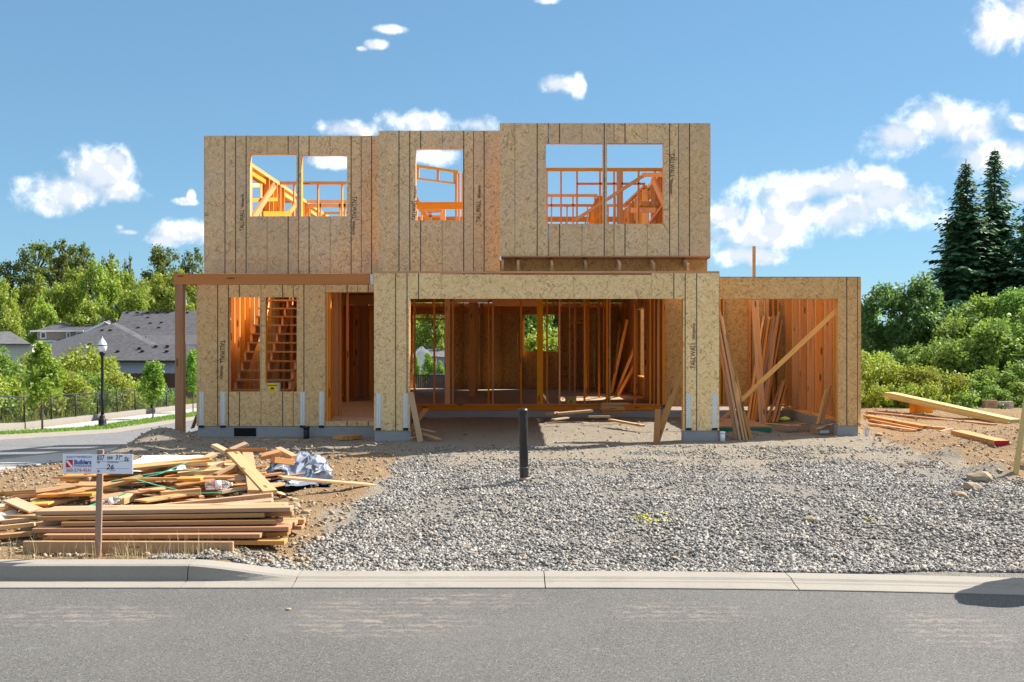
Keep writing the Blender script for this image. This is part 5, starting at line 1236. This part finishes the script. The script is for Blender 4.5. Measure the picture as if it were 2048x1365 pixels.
def place(name, meshes, loc, sc, rz, label, cat='tree', group=None):
    o = root(name, loc, label, cat, group); Mw = Matrix.Translation(Vector(loc)) @ Matrix.Rotation(rz, 4, 'Z') @ Matrix.Diagonal((sc[0], sc[0], sc[1], 1))
    o.matrix_basis = Mw; WM[o.name] = Mw
    for nm, me in zip(('trunk', 'crown') if cat == 'tree' else ('stems', 'foliage'), meshes):
        c = bpy.data.objects.new(nm, me); COL.objects.link(c); c.parent = o
    return o
RT = random.Random(21)
FAR = [make_tree('far_tree', 100+i, 14, 4.2, 2.2, 50, 7400, .23, M['leaf_far'], lo=.17, hi=.33) for i in range(4)]
TALL = [make_tree('tall_tree', 130+i, 21, 3.4, 7, 75, 5200, .21, M['leaf_far_dark'], lo=.14, hi=.36, loose=True) for i in range(3)]
SPARSE = [make_tree('thin_tree', 150, 20, 2.4, 7, 40, 1100, .2, M['leaf_far_dark'], lo=.14, hi=.3, loose=True)]
STREET = [make_tree('street_tree', 160+i, 3.6, 1.05, .85, 30, 2600, .085, M['leaf_street'], 'cone', .2, .36, .035) for i in range(2)]
BUSH = [make_tree('bush', 170+i, 3.0, 1.6, .4, 54, 6500, .078, M['leaf_bush'], lo=.16, hi=.32, tr=.03) for i in range(3)]
BUSHY = [make_tree('yellow_bush', 180+i, 2.4, 1.5, .2, 60, 6500, .066, M['leaf_yel'], lo=.14, hi=.30, tr=.02) for i in range(2)]
BIG = [make_tree('broad_tree', 190+i, 6.0, 2.6, .6, 80, 14000, .10, M['leaf_dark' if i == 0 else 'leaf_bush'], lo=.14, hi=.27, tr=.09, flat=.6) for i in range(2)]
def make_conifer(seed, H, rb):
    rs = np.random.RandomState(seed); V = []; Fc = []; TV, TF = tube_v([(0, 0, -.5), (0, 0, H*.5), (0, 0, H)], [H*.017, H*.01, .02], 7)
    z = H*.04
    while z < H*.985:
        t = z/H; L = rb*1.3*(1-t)**.95*rs.uniform(.6, 1.2) + .12; nb = int(5 + 4*(1-t))
        a0 = rs.uniform(0, 6.28)
        for k in range(nb):
            a = a0 + 6.283*k/nb + rs.uniform(-.3, .3); Lk = L*rs.uniform(.6, 1.15); ns = max(3, int(Lk/.24)); dx, dy = math.cos(a), math.sin(a)
            up = .30*(t-.45); tip = None
            for s in range(ns):
                u = (s+.6)/ns; px, py = dx*Lk*u, dy*Lk*u; pz = z + Lk*(up*u*1.2 - .38*u*u*(1-t*.6) + .16*u**4) 
                wd = .60*(1.15-u)*min(1, Lk/1.5) + .24; wd *= .5 + .6*(1-t)
                for q in range(3):
                    th = a + rs.uniform(-1.1, 1.1); ll = wd*rs.uniform(.7, 1.5); ex, ey = math.cos(th)*ll, math.sin(th)*ll; dr = -rs.uniform(.2, .9)*ll; sxx, syy = -math.sin(th)*ll*.34, math.cos(th)*ll*.34
                    b0 = len(V); V += [(px, py, pz), (px+ex*.55+sxx, py+ey*.55+syy, pz+dr*.5), (px+ex, py+ey, pz+dr), (px+ex*.55-sxx, py+ey*.55-syy, pz+dr*.5-.02)]; Fc.append((b0, b0+1, b0+2, b0+3))
            if k % 2 == 0:
                v, f = tube_v([(0, 0, z), (dx*Lk*.5, dy*Lk*.5, z+Lk*(up*.6-.09)), (dx*Lk*.9, dy*Lk*.9, z+Lk*(up-.25))], [.05*(1-t)+.01, .03*(1-t)+.008, .006], 4, False); b0 = len(TV); TV += v; TF += [tuple(i+b0 for i in qq) for qq in f]
        z += H*.0155*rs.uniform(.8, 1.2)*(1.25-t*.6)
    return mesh_py('conifer_trunk', TV, TF, M['bark'], True), mesh_np('conifer_crown', V, Fc, M['needle'])
CON = [make_conifer(201, 17, 3.3), make_conifer(205, 17, 3.2)]
print('needles', [len(c[1].polygons) for c in CON])

def tree_at(kind, meshes, Hm, px, ytop, D, label, group, zb, wpx=None, cat='tree', rxm=None):
    x = X(px, D); H = Z(ytop, D) - zb; k = H/Hm; kx = (wpx/F*D/2)/rxm if wpx else k
    if cat == 'bush': kx = k = max(kx, k); zb = Z(ytop, D) - Hm*k
    return place(kind, meshes, (x, D, zb), (kx, k), RT.uniform(0, 6.28), label, cat, group)
LB = 'bright green tree in the tree line behind the left houses'; GB = 'green trees of the far tree line'
for i, (px, yt, D) in enumerate([(-90, 560, 128), (-30, 552, 132), (15, 556, 122), (62, 545, 130), (105, 538, 120), (150, 528, 128), (195, 520, 121), (240, 517, 126), (283, 530, 120), (322, 540, 127), (360, 536, 121), (400, 545, 126), (440, 552, 130), (-60, 600, 112), (20, 610, 108), (90, 590, 114), (180, 575, 112), (270, 572, 113), (350, 575, 112), (140, 565, 137), (310, 560, 140), (0, 560, 140), (520, 575, 130), (600, 570, 134), (680, 575, 128), (760, 572, 132)]):
    tree_at('broadleaf_tree', FAR[i % 4], 14, px, yt, D, LB + (', left of the lamp post' if px < 130 else ', above the lamp post' if px < 280 else ', beside the upper left wall' if px < 410 else ', hidden behind the house'), GB, zs(D)-.2, RT.uniform(82, 108), rxm=4.2)
for i, (px, yt, D) in enumerate([(800, 590, 118), (838, 585, 122), (872, 588, 116), (905, 585, 121), (950, 590, 124)]):
    tree_at('broadleaf_tree', FAR[i % 4], 14, px, yt, D, 'green tree far behind the house seen through the back doorway', 'trees seen through the back doorway', zs(D)-.2, 84, rxm=4.2)
TL = ['tallest leaning dark tree rising above the left tree line', 'tall dark tree second of the close trio above the tree line', 'tall dark tree third of the close trio above the tree line', 'tall dark wide tree left of the house above the tree line', 'tall dark tree touching the upper left wall of the house', 'dark bluish tree at the left edge of the tree line', 'dark tree behind the close trio above the tree line']; GT = 'tall dark trees above the tree line'
for i, (px, yt, D, w) in enumerate([(72, 457, 140, 80), (118, 462, 143, 72), (165, 468, 141, 66), (325, 466, 140, 84), (383, 480, 139, 62), (22, 506, 138, 70), (140, 480, 150, 60)]):
    tree_at('tall_tree', TALL[i % 3], 21, px, yt, D, TL[i], GT, zs(D), w, rxm=3.4)
tree_at('tall_tree', SPARSE[0], 20, 222, 468, 140, 'thin sparse tree standing between the tall dark trees', None, zs(140), 54, rxm=2.4); tree_at('tall_tree', SPARSE[0], 20, 260, 474, 142, 'nearly bare tree beside the thin sparse tree', None, zs(140), 34, rxm=2.4)
# street trees
for i, (px, yt, D, w, l) in enumerate([(85, 682, 40.3, 104, 'young green street tree left of the street lamp'), (306, 715, 52.7, 70, 'young street tree right of the street lamp'), (386, 700, 60.5, 60, 'young street tree behind the porch post')]):
    tree_at('street_tree', STREET[i % 2], 3.6, px, yt, D, l, None, zs(D)+.02, w, rxm=.95)
dr = root('added_shadow_drum', (4.62, 8.2, -.1), 'orange and white drum added out of view to cast the road shadow', 'added drum'); g0 = -.088  # made-up drum, unseen itself, placed so its shadow falls across the road
lathe('body', [(.27, 0), (.26, .1), (.25, .12), (.245, 1.0), (.20, 1.06), (.10, 1.08)], M['drum'], dr, (4.62, 8.2, g0), 24)
for z in (.35, .72): lathe('added_drum_band', [(.2525, z), (.2515, z+.16)], M['white'], dr, (4.62, 8.2, g0), 24)
lathe('added_drum_handle', [(.09, 1.08), (.08, 1.2), (.02, 1.22)], M['drum'], dr, (4.62, 8.2, g0), 12); lathe('added_drum_base', [(.30, -.02), (.30, .04), (.27, .06)], M['tyre'], dr, (4.62, 8.2, g0), 24)
# shrubs behind the fence on the left
for i, (px, yt, D, w) in enumerate([(-20, 700, 46, 150), (40, 705, 50, 150), (120, 735, 50, 150), (165, 735, 47, 130), (200, 740, 54, 140), (245, 758, 52, 120), (285, 768, 60, 120), (-60, 720, 44, 120), (10, 760, 42, 120), (140, 770, 45, 120), (225, 775, 56, 110), (60, 740, 56, 140), (330, 775, 64, 90), (180, 690, 66, 110)]):
    D = max(D, 23.2*2048/(1024-px)); x = X(px, D); zb = h_base(x, D)
    tree_at('roadside_bush', (BUSHY if i % 3 else BUSH)[i % 2], 2.4 if i % 3 else 3.0, px, yt, D, 'yellow green bush behind the chain link fence ' + ('left of the first street tree' if px < 80 else 'between street tree and lamp post' if px < 205 else 'right of the lamp post'), 'bushes behind the chain link fence', zb, w, 'bush', 1.5)
# thicket on the right
LR = 'leafy green bush in the thicket right of the house'
for i, (px, yt, D, w, k) in enumerate([(1738, 700, 30, 120, 1), (1775, 715, 29, 130, 1), (1830, 728, 29, 140, 1), (1880, 735, 28.5, 130, 1), (1935, 745, 28.5, 130, 0), (1985, 735, 29, 130, 0), (2035, 730, 29, 130, 0), (2090, 720, 30, 140, 0), (1760, 705, 33, 100, 0), (1810, 700, 34, 110, 0), (1870, 680, 34, 110, 0), (1925, 640, 35, 110, 0), (1965, 650, 34, 110, 0), (1730, 760, 28, 110, 1), (1800, 765, 28, 110, 1), (1860, 768, 27.8, 110, 1), (1920, 775, 27.6, 110, 0), (1975, 772, 27.8, 110, 0), (2040, 768, 28, 120, 0), (2110, 690, 33, 150, 0), (1690, 700, 34, 120, 0), (1952, 600, 36, 90, 0), (1905, 665, 31, 90, 0), (2000, 640, 31, 110, 0), (2050, 620, 32, 120, 0)]):
    x = X(px, D); zb = gz(x, D)-.05
    if k: tree_at('thicket_bush', BUSHY[i % 2], 2.4, px, yt, D, 'yellowish bush at the front of the thicket ' + ('near the far right pier' if px < 1800 else 'behind the laminated planks'), 'yellowish bushes right of the house', zb, w, 'bush', 1.5)
    else: tree_at('thicket_bush', BUSH[i % 3], 3.0, px, yt, D, LR + (', near the far right pier' if px < 1850 else ', below the conifers' if px < 2000 else ', at the right edge'), 'green bushes right of the house', zb, w, 'bush', 1.6)
tree_at('broad_tree', BIG[0], 6, 1808, 538, 38, 'large round dark green tree right of the house', None, -.3, 200, rxm=2.5); tree_at('broad_tree', BIG[1], 6, 2030, 562, 36, 'leafy green tree at the right edge before the conifers', None, -.3, 170, rxm=2.5)
tree_at('broad_tree', BIG[1], 6, 1740, 590, 42, 'dark green tree partly hidden by the far right pier', None, -.4, 120, rxm=2.5); tree_at('broad_tree', BIG[0], 6, 1890, 600, 46, 'dark tree between the large round tree and the conifers', None, -.6, 150, rxm=2.5); tree_at('broad_tree', BIG[0], 6, 1960, 610, 48, 'dark tree in front of the conifers', None, -.6, 150, rxm=2.5)
for i, (px, yt, D, w, l) in enumerate([(1932, 318, 70, 215, 'left dark conifer of the pair on the right'), (1990, 293, 72, 225, 'tallest dark conifer on the right'), (2068, 365, 68, 210, 'dark conifer cut off by the right edge'), (1905, 430, 80, 120, 'shorter dark conifer left of the tall pair'), (1920, 345, 74, 130, 'conifer crowded behind the left one of the pair')]):
    tree_at('conifer', CON[i % 2], 17, px, yt, D, l, 'dark conifers on the right', -1.3, w, rxm=2.9)
# trees behind the house seen through the rear window
for i, (px, yt, D, w) in enumerate([(1060, 560, 46, 130), (1120, 540, 50, 150), (1180, 560, 47, 130), (1240, 560, 45, 130)]):
    tree_at('broad_tree', BIG[1 if i != 1 else 0], 6, px, yt, D, 'leafy tree behind the house seen through the rear window', 'trees behind the rear window', h_base(X(px, D), D), w, rxm=2.5)
for px, yt, D, w in ((1062, 660, 43, 110), (1110, 672, 43, 90)): tree_at('rear_bush', BUSHY[0], 2.4, px, yt, D, 'yellow green bush just outside the rear window', 'bushes outside the rear window', h_base(X(px, D), D), w, 'bush', 1.5)

# far houses
def quad_uv(name, pts, mat, parent, th=.12):
    """a roof plane or wall with thickness; uv in metres"""
    p = [Vector(q) for q in pts]; n = (p[1]-p[0]).cross(p[2]-p[0]).normalized()
    if n.z < 0 or (abs(n.z) < .05 and n.y > 0): p.reverse(); n = -n
    e = (p[1]-p[0]).normalized() if abs((p[1]-p[0]).normalized().z) < .05 else (p[2]-p[1]).normalized(); f = n.cross(e)
    V = p + [q - n*th for q in p]; k = len(p); Fc = [tuple(range(k)), tuple(range(2*k-1, k-1, -1))] + [(i, k+i, k+(i+1) % k, (i+1) % k) for i in range(k)]
    me = mesh_py(name, V, Fc, mat); uvl = me.uv_layers.new(name='UVMap')
    for l in me.loops: c = me.vertices[l.vertex_index].co; uvl.data[l.index].uv = (c.dot(e), c.dot(f))
    return obj(name, me, parent)
def house_win(par, px0, px1, y0, y1, D, pane='pane'):
    w = box('window', X(px0, D), X(px1, D), D-.06, D+.05, Z(y1, D), Z(y0, D), M['trim'], par); m = .12
    box('window_pane', X(px0, D)+m, X(px1, D)-m, D-.075, D-.055, Z(y1, D)+m, Z(y0, D)-m, M[pane], w); return w
def vents(par, pts, D, dy):
    for px, py in pts: p = P(px, py, D+dy(py)); box('roof_vent', p.x-.14, p.x+.14, p.y-.12, p.y+.12, p.z-.06, p.z+.09, M['black'], par)
# A: hip roof house with blue siding
D = 92; hA = root('neighbour_house', (X(260, D), D, zs(D)), 'single storey house with dark hip roof and blue siding behind the lamp', 'house')
ez = Z(721, D); x0, x1 = X(115, D), X(386, D)
box('wall', X(150, D), X(372, D), D+.5, D+9, zs(D)-.5, ez+.05, M['side_blue'], hA)
rp = lambda px, py, d: P(px, py, d)
rA = quad_uv('roof', [rp(96, 722, D), rp(392, 722, D), rp(392, 691, D+3.5), rp(300, 690, D+3.6), rp(222, 648, D+8)], M['shingle'], hA)
quad_uv('roof', [rp(222, 648, D+8), rp(300, 690, D+3.6), rp(318, 690, D+3.7), rp(232, 645, D+8.4)], M['shingle2'], hA, .05)
quad_uv('roof', [rp(222, 648, D+8), rp(96, 722, D), rp(60, 700, D+14)], M['shingle2'], hA)
box('fascia', X(96, D), X(392, D), D-.06, D+.02, ez-.2, ez-.01, M['metal_dark'], hA)
house_win(hA, 213, 238, 728, 749, D+.48, 'pane_g')
vents(rA, [(180, 689), (144, 703), (187, 703), (236, 703), (279, 697), (285, 703), (335, 693), (334, 703), (312, 693), (205, 661), (221, 661)], D, lambda py: (722-py)/74*8 - .1)
# B: big roof behind
D = 104; hB = root('neighbour_house', (X(320, D), D, zs(D)), 'large plain dark roofed house behind the blue house', 'house')
box('wall', X(232, D), X(430, D), D+.5, D+10, zs(D)-.5, Z(670, D), M['side_tan'], hB)
rB = quad_uv('roof', [rp(224, 671, D), rp(440, 671, D), rp(420, 622, D+7), rp(246, 622, D+7)], M['shingle'], hB)
box('fascia', X(224, D), X(440, D), D-.06, D+.02, Z(672.5, D)-.15, Z(671, D), M['trim'], hB)
quad_uv('roof', [rp(300, 690, D-6), rp(440, 690, D-6), rp(440, 671, D-.2), rp(290, 671, D-.2)], M['shingle'], hB)
vents(rB, [(277, 656), (296, 636), (301, 647), (318, 656), (323, 646), (255, 626), (275, 626), (295, 626), (315, 626), (336, 626), (375, 626)], D, lambda py: (671-py)/49*7 - .1)
# C: two storey house with white trim
D = 108; hC = root('neighbour_house', (X(150, D), D, zs(D)), 'two storey tan house with white trim and grey roof on the left', 'house')
box('wall', X(74, D), X(172, D), D, D+8, zs(D)-.5, Z(661, D), M['side_tan'], hC); box('lower_wall', X(73, D), X(174, D), D-.3, D-.02, zs(D), Z(682, D), M['side_blue'], hC)
quad_uv('roof', [rp(66, 662, D-.6), rp(172, 662, D-.6), rp(208, 646, D+3), rp(228, 636, D+6), rp(150, 637, D+6)], M['shingle'], hC)
box('fascia', X(66, D), X(172, D), D-.7, D-.6, Z(664, D), Z(661.5, D), M['trim'], hC)
quad_uv('gable', [rp(172, 662, D-.5), rp(208, 646, D-.5), rp(240, 662, D-.5), rp(240, 690, D-.5), rp(172, 690, D-.5)], M['side_tan'], hC, .2)
lumber('barge_board', rp(168, 665, D-.75), rp(209, 645.5, D-.75), .1, .22, M['trim'], hC); lumber('barge_board', rp(209, 645.5, D-.75), rp(244, 664, D-.75), .1, .22, M['trim'], hC)
quad_uv('roof', [rp(209, 644.5, D-.9), rp(244, 663, D-.9), rp(262, 663, D+6), rp(228, 636, D+6)], M['shingle2'], hC)
for a in ((81, 93, 664, 678), (133, 141, 664, 677), (153, 172, 664, 673)): house_win(hC, a[0], a[1], a[2], a[3], D-.02)
box('belt_trim', X(74, D), X(174, D), D-.34, D-.3, Z(683.5, D), Z(681.5, D), M['trim'], hC)
quad_uv('porch_roof', [rp(105, 688, D-3), rp(160, 688, D-3), rp(150, 679, D-.3), rp(118, 679, D-.3)], M['shingle'], hC)
# D: low roofs at the left edge
D = 100; hD = root('neighbour_house', (X(20, D), D, zs(D)), 'low house with grey roof at the left edge of the photo', 'house')
box('wall', X(-70, D), X(60, D), D+.5, D+8, zs(D)-.5, Z(690, D), M['side_pale'], hD)
quad_uv('roof', [rp(-90, 688, D), rp(62, 688, D), rp(20, 663, D+6), rp(-60, 663, D+6)], M['shingle2'], hD)
hE = root('neighbour_house', (X(40, 118), 118, zs(118)), 'far house with white gable beside the two storey house', 'house'); D = 118
box('wall', X(10, D), X(76, D), D+.5, D+7, zs(D)-.5, Z(676, D), M['side_pale'], hE); quad_uv('roof', [rp(-10, 678, D), rp(44, 678, D), rp(72, 661, D+6), rp(0, 660, D+6)], M['shingle2'], hE)
quad_uv('gable', [rp(44, 679, D+.3), rp(72, 661, D+.3), rp(78, 665, D+.3), rp(78, 690, D+.3), rp(44, 690, D+.3)], M['side_pale'], hE, .2)
lumber('barge_board', rp(42, 680, D), rp(73, 660.5, D), .1, .25, M['trim'], hE)
# dark board fence before the blue house
D = 86; bf = root('board_fence', (X(300, D), D, zs(D)), 'dark wooden board fence in front of the blue house', 'fence')
for i in range(44):
    x = X(236, D) + i*.165; box('fence_board', x, x+.155, D, D+.03, zs(D)-.2, Z(747, D) + RT.uniform(-.02, .02), M['fence_w'], bf)
# fence, pickup and house seen through the back doorway
D = 46; zb = h_base(X(855, D), D)
bf = root('board_fence', (X(855, D), D, zb), 'dark board fence seen through the back doorway', 'fence')
for i in range(40):
    x = X(800, D) + i*.08; box('fence_board', x, x+.066, D, D+.02, zb-.2, Z(749.5, D) + RT.uniform(-.01, .01), M['fence_w'], bf)
box('top_rail', X(800, D), X(945, D), D+.021, D+.06, Z(752, D), Z(750.5, D), M['fence_w'], bf)
D = 80; zr = zs(80)+.31
pk = root('pickup_truck', (X(872, D), D, zr), 'dark blue pickup parked behind the fence seen through the back doorway', 'truck'); cx = X(872, D)
def prism(name, prof, y0, y1, mat, parent):
    k = len(prof); V = [(x, y0, z) for x, z in prof] + [(x, y1, z) for x, z in prof]; Fc = [tuple(range(k)), tuple(range(2*k-1, k-1, -1))] + [(i, k+i, k+(i+1) % k, (i+1) % k) for i in range(k)]
    return obj(name, mesh_py(name, V, Fc, M[mat]), parent)
k = 1.0; xa = X(847, D)
prism('body', [(xa, zr+.45), (xa+5.4, zr+.45), (xa+5.45, zr+.95), (xa+4.2, zr+1.12), (xa, zr+1.12)], D, D+1.85, 'carblue', pk)
prism('cab', [(xa+.25, zr+1.12), (xa+3.1, zr+1.12), (xa+2.3, zr+1.82), (xa+.5, zr+1.85)], D+.1, D+1.75, 'carblue', pk)
prism('window', [(xa+.7, zr+1.2), (xa+1.55, zr+1.2), (xa+1.55, zr+1.7), (xa+.8, zr+1.7)], D+.07, D+.095, 'pane', pk); prism('window', [(xa+1.65, zr+1.2), (xa+2.75, zr+1.2), (xa+2.2, zr+1.7), (xa+1.65, zr+1.7)], D+.07, D+.095, 'pane', pk)
for wx in (xa+.95, xa+4.4):
    w = tube('wheel', [(wx, D-.02, zr+.38), (wx, D+.25, zr+.38)], .38, M['tyre'], pk, 16); tube('rim', [(wx, D-.03, zr+.38), (wx, D+.0, zr+.38)], .22, M['strap'], w, 12)
for yy in (D+.3, D+1.5): prism('headlight', [(xa+5.4, zr+.75), (xa+5.47, zr+.75), (xa+5.47, zr+.9), (xa+5.4, zr+.9)], yy, yy+.25, 'globe', pk)
D = 112; hF = root('neighbour_house', (X(855, D), D, zs(D)), 'grey gabled house seen far through the back doorway', 'house')
box('wall', X(832, D), X(890, D), D+.6, D+8, zs(D)-.5, Z(712, D), M['side_blue'], hF)
quad_uv('roof', [rp(824, 710, D-.2), rp(905, 716, D-.2), rp(884, 686, D+5), rp(844, 686, D+5)], M['shingle2'], hF)
quad_uv('gable', [rp(828, 712, D-.6), rp(843, 695, D-.6), rp(860, 712, D-.6), rp(860, 740, D-.6), rp(828, 740, D-.6)], M['side_pale'], hF, .2)
lumber('barge_board', rp(825, 714, D-.8), rp(843, 694.5, D-.8), .1, .22, M['trim'], hF); lumber('barge_board', rp(843, 694.5, D-.8), rp(862, 714, D-.8), .1, .22, M['trim'], hF)
house_win(hF, 866, 874, 716, 726, D+.58)
for px, yt, w in ((833, 712, 22), (857, 706, 38), (880, 722, 26)): tree_at('far_street_tree', STREET[0], 3.6, px, yt, 96, 'small bright yellow green tree far away in the back doorway', 'small trees in the back doorway', zs(96), w, rxm=.95)
print('objects', len(bpy.data.objects), 'tris', sum(len(m.polygons) for m in bpy.data.meshes))
